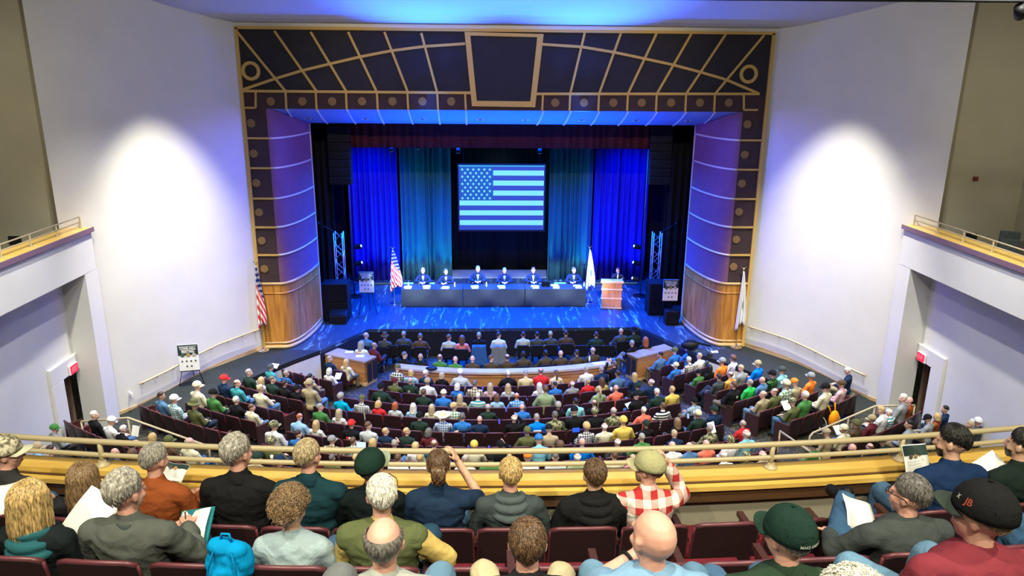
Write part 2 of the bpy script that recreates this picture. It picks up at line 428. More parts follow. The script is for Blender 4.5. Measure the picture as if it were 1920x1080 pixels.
# ------------------------------------------------------------------ curved side walls
ZC = 12.9
def wallcurve(name, path, z1, ybase):
    mb = MB(); n = len(path)
    mb.sheet([[Vector((p.x, p.y, -.1)) for p in path], [Vector((p.x, p.y, z1)) for p in path]])
    return struct(name, mb, [M_WALL], smooth=True)
wallcurve('wall_left', WALLL, ZC, 0)
wallcurve('wall_right', WALLR, ZC, 0)
def ramp_z(p, side):
    t = (24.2-p.y)/(24.2-20.3) if side < 0 else (24.35-p.y)/(24.35-20.7)
    zs = ZR; t = min(max(t, 0), .999)*(len(zs)-1); i = int(t)
    return zs[i]*(1-(t-i))+zs[i+1]*(t-i)
for side, path in ((-1, WALLL), (1, WALLR)):
    mb = MB(); sub = [p for p in path if p.y > 20.05]
    inn = [Vector((p.x-side*.02, p.y-.01, 0)) for p in sub]
    mb.sheet([[Vector((p.x, p.y, ramp_z(p, side))) for p in inn], [Vector((p.x, p.y, ramp_z(p, side)+.13)) for p in inn],
              [Vector((p.x+side*.03, p.y+.02, ramp_z(p, side)+.14)) for p in inn]])
    struct('baseboard_'+('left' if side < 0 else 'right'), mb, [M_TRIM])
    # handrail along the ramp
    hr = thing('handrail', 'long painted steel handrail on the curved %s wall beside the ramp' % ('left' if side < 0 else 'right'), 'handrail',
               (path[12].x, path[12].y, 1.8))
    inv = hr.location.copy()
    sub = [p for p in path if (20.95 if side < 0 else 21.25) < p.y < (24.1 if side < 0 else 24.2)]
    pts = [Vector((p.x-side*.11, p.y-.08, ramp_z(p, side)+.80))-inv for p in sub]
    obj('rail', MB().tube(pts, .034, 8), [M_RAIL], hr, smooth=True)
    for k in range(1, len(pts)-1, 3):
        p = pts[k]; q = Vector((sub[k].x, sub[k].y, ramp_z(sub[k], side)+.74))-inv
        obj('bracket', MB().tube([p, p-Vector((0, 0, .06)), q], .010, 6), [M_RAIL], hr, smooth=True)

# ------------------------------------------------------------------ box seats, recess walls and doors on either side
def side_box(s, XF, XR, Y1, name):
    """s = -1 left, 1 right; XF parapet face, XR recessed wall, Y1 stage-side end"""
    lo, hi = sorted((XF, XR+s*.02))
    mb = MB().box(lo, hi, 9.0, Y1, 4.95, 6.02)
    struct('wall_box_'+name, mb, [M_WALL])
    struct('trim_box_'+name, MB().box(min(XF-s*.05, XR), max(XF-s*.05, XR), 9.0, Y1+.02, 6.03, 6.12), [M_LEDGE])
    struct('trim_box_nosing_'+name, MB().box(min(XF-s*.085, XF-s*.052), max(XF-s*.085, XF-s*.052), 9.0, Y1+.02, 6.0, 6.125), [mat('plum_paint', (.16, .09, .13), .6)])
    struct('floor_box_'+name, MB().box(min(XR, s*15.2), max(XR, s*15.2), 9.0, Y1+.2, 4.8, 5.15), [M_CARPET])
    # pier at the stage end, then the recessed wall
    struct('trim_pier_'+name, MB().box(lo, hi, Y1-.62, Y1+.05, -.1, 4.94), [M_WALL])
    struct('wall_recess_'+name, MB().box(min(XR, XR+s*.25), max(XR, XR+s*.25), 9.0, Y1-1.42, -.1, 4.79)
           .box(min(XR, XR+s*.25), max(XR, XR+s*.25), Y1-1.42, Y1-.62, 2.22, 4.79), [M_WALL])
    # casing round the doorway
    mb = MB(); a, b = sorted((XR-s*.10, XR))
    mb.box(a, b, Y1-1.95, Y1-.62, 2.22, 2.68); mb.box(a, b, Y1-1.95, Y1-1.42, -.1, 2.22)
    struct('trim_door_'+name, mb, [M_WALL], bevel=.01)
    # vestibule behind the door: brown side wall, back wall
    mb = MB(); a, b = sorted((XR+s*.25, XR+s*1.6))
    mb.box(a, b, Y1-.62, Y1-.55, -.1, 2.4); mb.box(min(b, a)-.0 if s > 0 else a-.08, b if s < 0 else b+.08, Y1-1.55, Y1-1.45, -.1, 2.4)
    mb.box(XR+s*1.55-.05, XR+s*1.55+.05, Y1-1.5, Y1-.6, -.1, 2.4)
    struct('wall_vestibule_'+name, mb, [mat('vestibule_paint', (0.22, 0.15, 0.10), .8)])
    dr = struct('door_1' if s < 0 else 'door_2', MB().box(min(XR+s*.28, XR+s*1.15), max(XR+s*.28, XR+s*1.15), Y1-.74, Y1-.69, .1, 2.18),
                [wood('brown_door_veneer', (0.10, 0.045, 0.025), (0.16, 0.08, 0.045), (4, 4, .4))], bevel=.004)
    obj('door_handle', MB().tube([(XR+s*1.03, Y1-.74, 1.15), (XR+s*1.03, Y1-.79, 1.15), (XR+s*.92, Y1-.79, 1.15)], .012, 6), [M_CHROME], dr, smooth=True)
    # upper room behind the box: end wall, outer wall, ceiling
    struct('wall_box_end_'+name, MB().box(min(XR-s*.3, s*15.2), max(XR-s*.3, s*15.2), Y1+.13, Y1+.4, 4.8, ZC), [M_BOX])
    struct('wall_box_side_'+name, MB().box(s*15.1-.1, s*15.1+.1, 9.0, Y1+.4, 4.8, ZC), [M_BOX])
    # rails on the parapet
    hr = thing('box_railing', 'two-bar cream steel railing on top of the %s box parapet' % name, 'railing', (XF+s*.2, 14.5, 6.12))
    for z in (.16, .30):
        obj('bar', MB().tube([(0, -5.4, z), (0, Y1-14.5-.12, z)], .019, 8), [M_RAIL], hr, smooth=True)
    y = Y1-14.6
    while y > -5.4:
        obj('post', MB().tube([(0, y, 0), (0, y, .3)], .02, 8).lathe([(.001, .004), (.05, .004), (.05, .02), (.001, .02)], 10, Matrix.Translation((0, y, 0))), [M_RAIL], hr, smooth=True, angle=40)
        y -= 1.15
    # wall vent
    v = thing('wall_vent', 'small black square vent high on the %s box wall' % name, 'vent', (s*13.6 if s < 0 else 13.75, Y1+.13, 5.72))
    obj('frame', MB().box(-.17, .17, -.03, 0, -.12, .12), [M_BLACK], v, bevel=.005)
    for k in range(6): obj('slat', MB().box(-.15, .15, -.045, -.028, -.1+.035*k, -.085+.035*k), [mat('dark_grey_metal', (.03, .03, .03), .5)], v)
    # exit sign over the door
    e = thing('exit_sign', 'lit red EXIT sign above the %s side door' % name, 'exit sign', (XR-s*.16, Y1-.98, 2.36), rz=-PI/2 if s < 0 else PI/2)
    e.rotation_euler = (0, 0, PI/2 if s < 0 else -PI/2)
    obj('housing', MB().box(-.19, .19, .0, .05, -.13, .13), [mat('white_plastic', (.8, .8, .8), .5)], e, bevel=.004)
    obj('panel', MB().box(-.175, .175, -.012, 0, -.115, .115), [emit('red_sign_glow', (1.0, .015, .07), 1.3)], e)
    me = text_mesh('EXIT', .17, .002, width=.25); me.materials.append(emit('pale_sign_lettering', (1, .22, .30), 1.0))
    o = obj('lettering', me, None, e); o.rotation_euler = (PI/2, 0, 0); o.location = (0, -.016, 0)
side_box(-1, -11.45, -12.1, 20.35, 'left')
side_box(1, 11.62, 12.3, 20.85, 'right')
# small fittings
t = thing('wall_alarm', 'small dark red fire alarm high on the right box wall', 'alarm', (13.55, 20.98, 7.45))
obj('body', MB().box(-.07, .07, -.06, 0, -.06, .06), [mat('dark_red_plastic', (.18, .03, .03), .5)], t, bevel=.01)
t = thing('light_fitting', 'low white rectangular step light on the curved left wall', 'wall light', (-11.22, 20.78, .98), rz=rad(-47))
obj('cover', MB().box(-.2, .2, -.05, 0, -.06, .06), [mat('white_plastic', (.8, .8, .8), .5)], t, bevel=.012)
t = thing('folded_seat', 'grey upholstered seat folded up on the right box floor', 'chair', (14.2, 20.0, 5.15), rz=rad(-30))
obj('backrest', MB().box(-.25, .25, -.06, .06, .35, .95), [fabric((.10, .12, .11))], t, bevel=.03)
obj('seat', MB().box(-.23, .23, -.22, -.08, .32, .75), [fabric((.10, .12, .11))], t, bevel=.03)
for sx in (-.2, .2): obj('leg', MB().tube([(sx, 0, 0), (sx, 0, .4)], .02, 6), [M_BLACK], t)

# ceiling, sloping up towards the house, with a level lip over the opening
mb = MB(); mb.sheet([[Vector((x, 24.3, 11.72)) for x in (-16, 0, 16)], [Vector((x, 23.6, 11.78)) for x in (-16, 0, 16)], [Vector((x, 20.0, 12.75)) for x in (-16, 0, 16)],
                     [Vector((x, 14.2, 13.6)) for x in (-16, 0, 16)], [Vector((x, 6, 14.4)) for x in (-16, 0, 16)], [Vector((x, -7, 15.5)) for x in (-16, 0, 16)]])
struct('ceiling', mb, [M_CEIL], smooth=False)
struct('wall_rear', MB().box(-16, 16, -7.3, -7.0, 5, 15.6), [M_WALL])
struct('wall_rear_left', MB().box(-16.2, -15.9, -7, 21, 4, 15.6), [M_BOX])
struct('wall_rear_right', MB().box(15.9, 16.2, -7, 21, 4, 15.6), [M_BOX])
pipe = thing('lighting_pipe', 'black lighting pipe hung from the ceiling at the top right', 'lighting pipe', atY(1650, 3, 13))
pts = [atY(1200, -4, 13.0), atY(1920, 2.0, 13.0), atY(1990, 3.0, 13.0)]
obj('pipe', MB().tube([p-pipe.location for p in pts], .03, 8), [M_BLACK], pipe, smooth=True)
obj('lamp_body', MB().tube([atY(1912, 14, 13)-pipe.location, atY(1912, 30, 13.2)-pipe.location], .09, 10), [M_BLACK], pipe, smooth=True)

# ------------------------------------------------------------------ proscenium
YP = 24.2
OW, OH = 8.22, 11.55
def P(x, y): return atY(x, y, YP)
# backing of the frame (brown below, black lattice panel above)
struct('wall_proscenium_left', MB().box(-8.25, -7.52, YP, YP+.12, 1.1, 9.66), [M_BROWN])
struct('wall_proscenium_right', MB().box(7.68, 8.45, YP, YP+.12, 1.1, 9.66), [M_BROWN])
struct('wall_proscenium_band', MB().box(-7.519, 7.679, YP, YP+.12, 9.14, 9.66), [M_BROWN])
struct('wall_proscenium_header', MB().box(-8.25, 8.45, YP+.01, YP+.12, 9.66, 11.58), [M_BLACKP])
struct('wall_above_proscenium', MB().box(-9.5, 9.7, YP-.01, YP+.3, 11.58, 12.0), [M_WALL])
def strip3(a, b, w=.075, d=.05, m=None, name='trim_1', parent=None):
    """raised strip in the frame plane between two points"""
    a = Vector((a[0], YP, a[2])); b = Vector((b[0], YP, b[2])); t = (b-a).normalized(); nrm = Vector((-t.z, 0, t.x))*w/2
    return [a+nrm, b+nrm, b-nrm, a-nrm], (0, -d, 0)
lat = thing('lattice_moulding', 'tan moulding lattice of crossing bars over the black proscenium header', 'moulding', (0, YP, 9.66))
L0 = lat.location.copy()
def bar(a, b, w=.075, d=.05, m=M_TAN, name='bar', par=lat, org=L0):
    pts, off = strip3(a, b, w, d)
    return obj(name, MB().plate([p-org for p in pts], off), [m], par)
TOPL = [(443, 57), (515, 58), (583, 60), (653, 60), (721, 60), (790, 62)]; BOTL = [(536, 171), (594, 171), (650, 172), (707, 173), (765, 173), (820, 174)]
TOPR = [(1432, 66), (1361, 63), (1296, 63), (1231, 62), (1164, 62), (1096, 62)]; BOTR = [(1340, 176), (1286, 176), (1231, 176), (1177, 176), (1123, 176), (1069, 176)]
for T, B in ((TOPL, BOTL), (TOPR, BOTR)):
    for a, b in zip(T, B): bar(P(*a), P(*b), .07)
CL = [(450, 170), (518, 147), (568, 132), (622, 119), (678, 106), (735, 95), (797, 87), (872, 82)]
CRr = [(1421, 175), (1360, 149), (1312, 135), (1263, 122), (1208, 110), (1151, 98), (1091, 88), (1016, 83)]
for Cv in (CL, CRr):
    for a, b in zip(Cv, Cv[1:]): bar(P(*a), P(*b), .08, .045, name='curved_bar')
def zpx(x, y): return P(x, y).z
Z1, Z2 = zpx(700, 172), zpx(700, 205)-.0
for (a, b) in (((450, 170.5), (884, 174)), ((1004, 176), (1423, 176))): bar(P(*a), P(*b), .08, .06, name='rail_bar')
bar((-8.25, 0, 11.55), (8.45, 0, 11.55), .09, .07, name='top_bar')
for x0 in (-8.25+.03, 8.45-.03):
    bar((x0, 0, 1.12), (x0, 0, 11.55), .10, .07, name='edge_bar')
for cx_, cy_ in ((471, 133), (1403, 139)):
    c = P(cx_, cy_)-L0
    Mx = Matrix.Translation(c) @ Matrix.Rotation(PI/2, 4, 'X')
    obj('ring', MB().lathe([(.19, 0), (.29, 0), (.29, .06), (.19, .06), (.19, 0)], 32, Mx), [M_TAN], lat)
DIVX = [536, 592.5, 649, 707, 764, 820, 872]
DIVR = [1018, 1069, 1123, 1177, 1231, 1286, 1340]
band = thing('band_moulding', 'tan dividers and discs along the brown band above the stage opening', 'moulding', (0, YP, 9.14))
B0 = band.location.copy()
for i, x in enumerate(DIVX+DIVR):
    yy = 172+x/350; a = P(x, yy); b = P(x+(1.5 if x < 900 else -1.5), yy+30)
    bar((a.x, 0, 9.66), (b.x, 0, 9.15), .06, .05, name='divider', par=band, org=B0)
def disc(px, py, par, org, r=.13):
    c = P(px, py)-org
    obj('disc', MB().lathe([(.001, 0), (r, 0), (r, .03), (.001, .035)], 20, Matrix.Translation(c) @ Matrix.Rotation(PI/2, 4, 'X')), [mat('bronze_painted_disc', (.20, .115, .035), .7)], par)
for x in (508, 567, 623, 679, 736, 792, 846): disc(x, 190, band, B0)
for x in (1041, 1095, 1150, 1203, 1258, 1312, 1366): disc(x, 192.5, band, B0)
for s, pts in ((-1, [(480, 173), (480, 202), (452, 202)]), (1, [(1394, 177), (1394, 206), (1420, 206)])):
    for a, b in zip(pts, pts[1:]): bar(P(*a), P(*b), .06, .05, name='corner_bar', par=band, org=B0)
# vertical strips: discs and divider bars that run on round the reveal
RTL, RTR = -6.85, 6.98          # inner opening edges
YI = 27.0
def reveal_pt(s, t, z):
    x0 = -7.52 if s < 0 else 7.68; x1 = RTL if s < 0 else RTR
    return Vector((x0+(x1-x0)*math.sin(t*PI/2), YP+(YI-YP)*(1-math.cos(t*PI/2)), z))
for s, nm, ys, yc in ((-1, 'left', (259, 315, 372, 426, 478), (231, 288, 343, 398, 451, 504)), (1, 'right', (263, 318, 373, 426, 478), (233, 290, 344, 397, 449, 500))):
    x = 470 if s < 0 else 1400
    st = thing('side_moulding', 'tan divider bars and discs up the %s proscenium strip' % nm, 'moulding', (s*7.9, YP, 1.1))
    S0 = st.location.copy()
    for k, y in enumerate(ys):
        z = P(x, y).z
        x0, x1 = (-8.2, -7.5) if s < 0 else (7.66, 8.4)
        bar((x0, 0, z), (x1, 0, z), .06, .05, name='divider', par=st, org=S0)
        # reveal line
        ptsA = [reveal_pt(s, t/12, z) for t in range(13)]
        nx = -s*.02
        obj('reveal_bar', MB().tube([p+Vector((nx, -.01, 0))-S0 for p in ptsA], .035, 6), [M_TANL], st, smooth=True)
    for k, y in enumerate(yc):
        disc((471+5*k) if s < 0 else (1401-5.2*k), y, st, S0)
    zw = P(505 if s < 0 else 1372, 533).z
    # reveal and its oak wainscot
    for name, z0, z1, m, dx in (('wall_reveal_'+nm, zw, 9.14, M_REV, 0), ('trim_wainscot_'+nm, 1.1, zw, M_OAK, 0)):
        struct(name, MB().sheet([[reveal_pt(s, t/16, z0) for t in range(17)], [reveal_pt(s, t/16, z1) for t in range(17)]]), [m], smooth=True)
    x0, x1 = (-8.2, -7.51) if s < 0 else (7.67, 8.4)
    struct('trim_strip_'+nm, MB().box(x0, x1, YP-.02, YP, 1.1, zw), [M_OAK])
    for z, r in ((zw+.02, .05), (zw-.32, .028), (1.32, .035), (1.17, .07)):
        pts = [reveal_pt(s, t/14, z)+Vector((-s*.01, -.01, 0)) for t in range(15)]
        pts = [Vector((x0 if s < 0 else x1, YP-.02, z))]+pts
        struct('trim_bead_'+nm, MB().tube(pts, r, 6), [M_TRIM if r > .03 else M_OAK], smooth=True)
    # thin edge at the opening
    e = reveal_pt(s, 1, 0)
    struct('trim_edge_'+nm, MB().box(e.x-.03, e.x+.03, YI-.02, YI+.06, 1.1, 8.52), [M_TANL])
    struct('wall_wing_'+nm, MB().box(min(e.x, s*10), max(e.x, s*10), YI+.06, YI+.2, 1.1, 12), [M_VOID])
# header soffit, curved up from the opening edge, with moulding lines and small downlights
def sof_pt(x, t):
    return Vector((x, YP+(YI-YP)*t, 9.14-.60*t-.05*math.sin(t*PI)))
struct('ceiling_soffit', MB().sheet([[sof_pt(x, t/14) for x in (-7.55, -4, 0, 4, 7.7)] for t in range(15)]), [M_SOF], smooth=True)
sm = thing('soffit_moulding', 'pale curved moulding lines under the lit proscenium soffit', 'moulding', (0, 25.5, 8.8))
for xa, xb in list(zip(DIVX, (558, 614, 667, 720, 774, 825, 875)))+list(zip(DIVR, (1007, 1057, 1108, 1159, 1211, 1262, 1314))):
    a = P(xa+1.5, 204).x; b = atY(xb, 230, YI).x
    pts = [sof_pt(a+(b-a)*(t/10), t/10)+Vector((0, 0, -.012))-sm.location for t in range(11)]
    obj('line', MB().tube(pts, .032, 6), [M_TANL], sm, smooth=True)
for i, x in enumerate((569, 679, 789, 900, 987, 1095, 1200, 1300)):
    X = atY(x, 218, 25.0).x
    c = sof_pt(X, .5)
    Mx = Matrix.Translation(c-Vector((0, 0, .01))) @ Matrix.Rotation(rad(-16), 4, 'X')
    t = thing('recessed_downlight', ('%s of the eight recessed downlights in the blue lit soffit' % ('leftmost', 'second from left', 'third from left', 'fourth from left', 'fifth from left', 'third from right', 'second from right', 'rightmost')[i]), 'downlight', (0, 0, 0), group='recessed downlights in the soffit')
    t.matrix_world = Mx
    obj('ring', MB().lathe([(.08, 0), (.12, 0), (.12, -.02), (.08, -.02), (.08, 0)], 18), [M_TANL], t)
    obj('can', MB().lathe([(.001, .0), (.08, .0), (.08, -.012), (.001, -.006)], 18), [M_VOID], t)
# keystone panel
ks = thing('keystone_panel', 'large tan framed black tapering panel at the top centre of the proscenium', 'panel', (0, YP, 10.5))
K0 = ks.location.copy()
o_ = [P(871, 60), P(1019, 64), P(1003, 201), P(885, 199)]; i_ = [P(882, 67), P(1007, 70), P(994, 190), P(894, 189)]
ofs = Vector((0, -.10, 0))
for k in range(4):
    q = [o_[k], o_[(k+1) % 4], i_[(k+1) % 4], i_[k]]
    obj('frame_side', MB().plate([p-K0 for p in q], ofs), [M_TAN], ks)
obj('infill', MB().plate([p-K0 for p in i_], (0, -.05, 0)), [M_BLACKP], ks)
# void behind the header so the stage house is closed
struct('wall_stage_header', MB().box(-10, 10, YI+.02, YI+.12, 8.54, 12), [M_VOID])
struct('ceiling_stage', MB().box(-10, 10, YI, 35.5, 9.6, 9.8), [M_VOID])
struct('wall_stage_left', MB().box(-9.6, -9.4, YI, 35.5, 1.0, 10), [M_VOID])
struct('wall_stage_right', MB().box(9.4, 9.6, YI, 35.5, 1.0, 10), [M_VOID])
struct('wall_stage_back', MB().box(-10, 10, 35.2, 35.5, 1.0, 10), [M_VOID])
struct('floor_wings', MB().box(-9.6, 9.6, YI+.1, 35.5, .9, 1.09), [M_BLACK])
# ------------------------------------------------------------------ figures
def V(*a): return Vector(a)
def cap(mb, a, b, ra, rb, n=10):
    """tapered capsule"""
    a = Vector(a); b = Vector(b); t = (b-a); L = t.length
    if L < 1e-6: return mb.ball(a, ra, 6)
    t.normalize(); u = t.orthogonal().normalized(); v = t.cross(u); g = []
    for k in range(4):
        an = -PI/2+(k+.15)*(PI/2)/4
        g.append((a+t*ra*math.sin(an), ra*math.cos(an)))
    g.append((a, ra)); g.append((b, rb))
    for k in range(1, 5):
        an = (k-.15)*(PI/2)/4
        g.append((b+t*rb*math.sin(an), rb*math.cos(an)))
    rows = [[c+(u*math.cos(2*PI*j/n)+v*math.sin(2*PI*j/n))*r for j in range(n)] for c, r in g]
    o = len(mb.v); mb.sheet(rows, True)
    mb.f.append([o+j for j in range(n-1, -1, -1)]); mb.m.append(0)
    q = o+(len(rows)-1)*n; mb.f.append([q+j for j in range(n)]); mb.m.append(0)
    return mb
TS = bpy.data.scenes.new('workbench')
TO = bpy.data.objects.new('workpiece', bpy.data.meshes.new('workpiece')); TS.collection.objects.link(TO)
TR = TO.modifiers.new('r', 'REMESH'); TR.mode = 'VOXEL'; TR.use_smooth_shade = True
TM = TO.modifiers.new('s', 'SMOOTH'); TM.factor = .5
SPENT = []
def blob(prims, voxel, smooth=2, grow=0.0, disp=None):
    """one continuous surface round overlapping ellipsoids ('e', centre, radii, matrix) and tapered capsules ('c', a, b, ra, rb)"""
    mb = MB()
    for p in prims:
        if p[0] == 'e':
            r = tuple(x+grow for x in p[2]); mb.ball(p[1], r, 8, p[3] if len(p) > 3 else None)
        else: cap(mb, p[1], p[2], p[3]+grow, p[4]+grow)
    me = mb.mesh('tmp'); fixn(me)
    TO.data = me; TR.voxel_size = voxel; TM.iterations = smooth; TM.show_viewport = smooth > 0
    TS.view_layers[0].update(); dg = TS.view_layers[0].depsgraph
    out = bpy.data.meshes.new_from_object(TO.evaluated_get(dg)); SPENT.append(me)
    if disp:
        nv = len(out.vertices); co = [0.0]*nv*3; no = [0.0]*nv*3
        out.vertices.foreach_get('co', co); out.vertices.foreach_get('normal', no)
        for i in range(0, nv*3, 3):
            d_ = disp(V(co[i], co[i+1], co[i+2]))
            co[i] += no[i]*d_; co[i+1] += no[i+1]*d_; co[i+2] += no[i+2]*d_
        out.vertices.foreach_set('co', co)
    out.polygons.foreach_set('use_smooth', [True]*len(out.polygons))
    return out

def hand_prims(wrist, d, n, thumb=1, curl=.5, r=.0085, sc=1.0, spread=.14):
    """palm, four jointed fingers of different length and a thumb off the side of the palm"""
    wrist = Vector(wrist); d = Vector(d).normalized(); n = Vector(n); n = (n-d*n.dot(d)).normalized(); s = d.cross(n)*thumb
    out = [('c', wrist-d*.02, wrist+d*.02, .026*sc, .028*sc)]
    for k in range(4):
        o = (k-1.5)*.0185*sc
        out.append(('c', wrist+d*.01+s*o*.7, wrist+d*.078*sc+s*o, .0135*sc, .0115*sc))
    lens = (.9, 1.0, .95, .74)
    for k in range(4):
        o = (1.5-k)*.0195*sc; p = wrist+d*.085*sc+s*o; a = 0.12
        dd = (d+s*spread*(1.5-k)/1.5*.5).normalized()
        for seg, L in enumerate((.040, .027, .021)):
            a += curl*(.75 if seg else .5)
            q = p+(dd*math.cos(a)+n*math.sin(a))*L*lens[k]*sc
            rr = r*(1-.1*seg)
            out.append(('c', p, q, rr*sc, rr*.93*sc)); p = q
    p = wrist+d*.025*sc+s*.026*sc; a = .15
    for L, ang in ((.042, .75), (.032, .45), (.025, .3)):
        q = p+(d*math.cos(ang)+s*math.sin(ang)+n*(a)).normalized()*L*sc
        out.append(('c', p, q, .0118*sc, .0105*sc)); p = q; a += curl*.25
    return out

BASE = dict(hip=(0, 0, .53), neck=(0, -.05, 1.0), hipw=.095, shw=.185, knee_l=(-.13, .44, .53), knee_r=(.13, .44, .53),
            foot_l=(-.14, .42, .07), foot_r=(.14, .42, .07), elb_l=(-.26, .02, .70), elb_r=(.26, .02, .70),
            hand_l=(-.10, .26, .62), hand_r=(.10, .26, .62), yaw=0, tilt=0, nod=0, bulk=1.0, headf=.03, headz=.175, hs=1.0, curl=.6,
            hn_l=(0, 0, -1), hn_r=(0, 0, -1), hd_l=None, hd_r=None, female=0, short=0, shoe=1)
def figure(**kw):
    J = dict(BASE); J.update(kw)
    j = {k: (Vector(v) if isinstance(v, tuple) else v) for k, v in J.items()}
    hip, neck, B = j['hip'], j['neck'], j['bulk']
    up = (neck-hip).normalized(); fwd = V(0, 1, 0); fwd = (fwd-up*fwd.dot(up)).normalized(); sd = fwd.cross(up)
    L = (neck-hip).length
    fem = j['female']; shw = j['shw']*(.90 if fem else 1)
    at = lambda f, y=0: hip+up*L*f+fwd*y
    bas = Matrix((sd, fwd, up)).transposed().to_4x4()
    torso = [('e', at(-.02, -.02), (.165*B, .135*B, .13), bas),
             ('e', at(.22, .01), (.148*B, .125*B, .17), bas), ('e', at(.40, .005), (.15*B*(.93 if fem else 1), .115*B, .17), bas),
             ('e', at(.66, 0), (.165*B*(.95 if fem else 1), .112*B, .17), bas),
             ('e', at(.83, -.005), (.155*B, .085*B, .085), bas)]
    torso.append(('e', at(.76, -.012), (.178*B*(.92 if fem else 1), .096*B, .135), bas))
    torso += [('c', at(1.0, -.012), at(.88, -.012)+sd*q*shw*.82, .052, .046) for q in (-1, 1)]
    if fem: torso += [('e', at(.60, .08)+sd*q*.075, (.062, .055, .06), bas) for q in (-1, 1)]
    if B > 1.08: torso.append(('e', at(.22, .07), (.14*B, .11*B, .15), bas))
    shl, shr = at(.86, -.01)-sd*shw, at(.86, -.01)+sd*shw
    torso += [('c', shl, at(.92, -.012)-sd*.05, .056, .062), ('c', shr, at(.92, -.012)+sd*.05, .056, .062)]
    necks = [('c', at(.92), neck+up*.03, .058, .052)]
    hc = neck+V(0, j['headf'], j['headz'])
    necks.append(('c', neck, hc+V(0, -.012, -.06), .054, .052))
    hm = Matrix.Rotation(rad(j['yaw']), 4, 'Z') @ Matrix.Rotation(rad(j['tilt']), 4, 'Y') @ Matrix.Rotation(rad(j['nod']), 4, 'X')
    hs = j['hs']
    def H(x, y, z): return hc+hm.to_3x3() @ V(x, y, z)*hs
    def HE(x, y, z, a, b, c): return ('e', H(x, y, z), (a*hs, b*hs, c*hs), hm)
    head = [HE(0, -.012, .025, .077, .096, .095), HE(0, .022, -.03, .064, .072, .082), HE(0, .045, -.085, .034, .036, .03),
            HE(0, .085, -.062, .022, .016, .013), ('c', H(0, .088, .012), H(0, .110, -.026), .010*hs, .013*hs),
            ('c', H(-.04, .074, .030), H(.04, .074, .030), .012*hs, .012*hs)]
    for q in (-1, 1):
        head.append(HE(q*.079, -.006, -.004, .010, .020, .030)); head.append(HE(q*.083, -.012, .012, .008, .014, .014))
        head.append(HE(q*.040, .062, -.028, .022, .02, .02))
    arms = []; sleeves = []
    hands = []
    for q, s in (('l', -1), ('r', 1)):
        sh = shl if q == 'l' else shr; el = j['elb_'+q]; ha = j['hand_'+q]
        d = (ha-el).normalized(); wr = ha-d*.09*0
        arms += [('c', sh, el, .050*B**.5, .042), ('c', el, wr, .041, .028)]
        sleeves += [('c', sh, el if not j['short'] else sh.lerp(el, .72), .052*B**.5, .046 if not j['short'] else .052)]
        if not j['short']: sleeves += [('c', el, el.lerp(wr, .93), .044, .034)]
        hd = j['hd_'+q]; hands += hand_prims(wr+d*.015, d if hd is None else hd, j['hn_'+q], -s if False else s*-1 if j['hn_'+q].z < 0 else s, j['curl'], sc=.95)
    legs = []; shoes = []
    for q, s in (('l', -1), ('r', 1)):
        hp = hip+sd*s*j['hipw']; kn = j['knee_'+q]; ft = j['foot_'+q]
        legs += [('c', hp, kn, .088*B**.5, .062), ('c', kn, kn.lerp(ft, .45), .060, .056), ('c', kn.lerp(ft, .4), ft, .056, .042)]
        fdir = V(s*.25, 1, 0).normalized()
        sole = ft+V(0, 0, -.03)
        shoes += [('c', sole-fdir*.03, sole+fdir*.13, .040, .036), ('c', ft+V(0, 0, .02), sole+fdir*.02, .043, .042)]
    return dict(torso=torso, necks=necks, head=head, arms=arms, sleeves=sleeves, hands=hands, legs=legs, shoes=shoes, hc=hc, hm=hm, hs=hs, j=j, H=H)

SKIN = {}
def skin_mats(tone):
    if tone not in SKIN:
        c = {'fair': (.66, .39, .27), 'pink': (.70, .37, .28), 'tan': (.46, .26, .16), 'dark': (.13, .065, .04)}[tone]
        SKIN[tone] = [mat('skin_'+tone, c, .5, var=.06, vscale=30), mat('lips_'+tone, (c[0]*.7, c[1]*.45, c[2]*.45), .45),
                      mat('eye_white', (.75, .73, .70), .25), mat('eye_dark', (.02, .015, .012), .2)]
    return SKIN[tone]
def paint_face(me, F):
    """lips and eyes as material regions of the head"""
    inv = F['hm'].to_3x3().inverted(); hs = F['hs']
    for p in me.polygons:
        l = inv @ (p.center-F['hc'])/hs
        if l.y < .045 or l.z < -.12 or l.z > .06: continue
        if abs(l.x) < .024 and abs(l.z+.062) < .0085: p.material_index = 1
        for q in (-1, 1):
            dx = (l.x-q*.031); dz = l.z-.008
            if abs(dx) < .008 and abs(dz) < .007: p.material_index = 3
            elif (dx/.017)**2+(dz/.009)**2 < 1: p.material_index = 2
def head_frame(F):
    return Matrix.Translation(F['hc']) @ F['hm'] @ Matrix.Scale(F['hs'], 4)

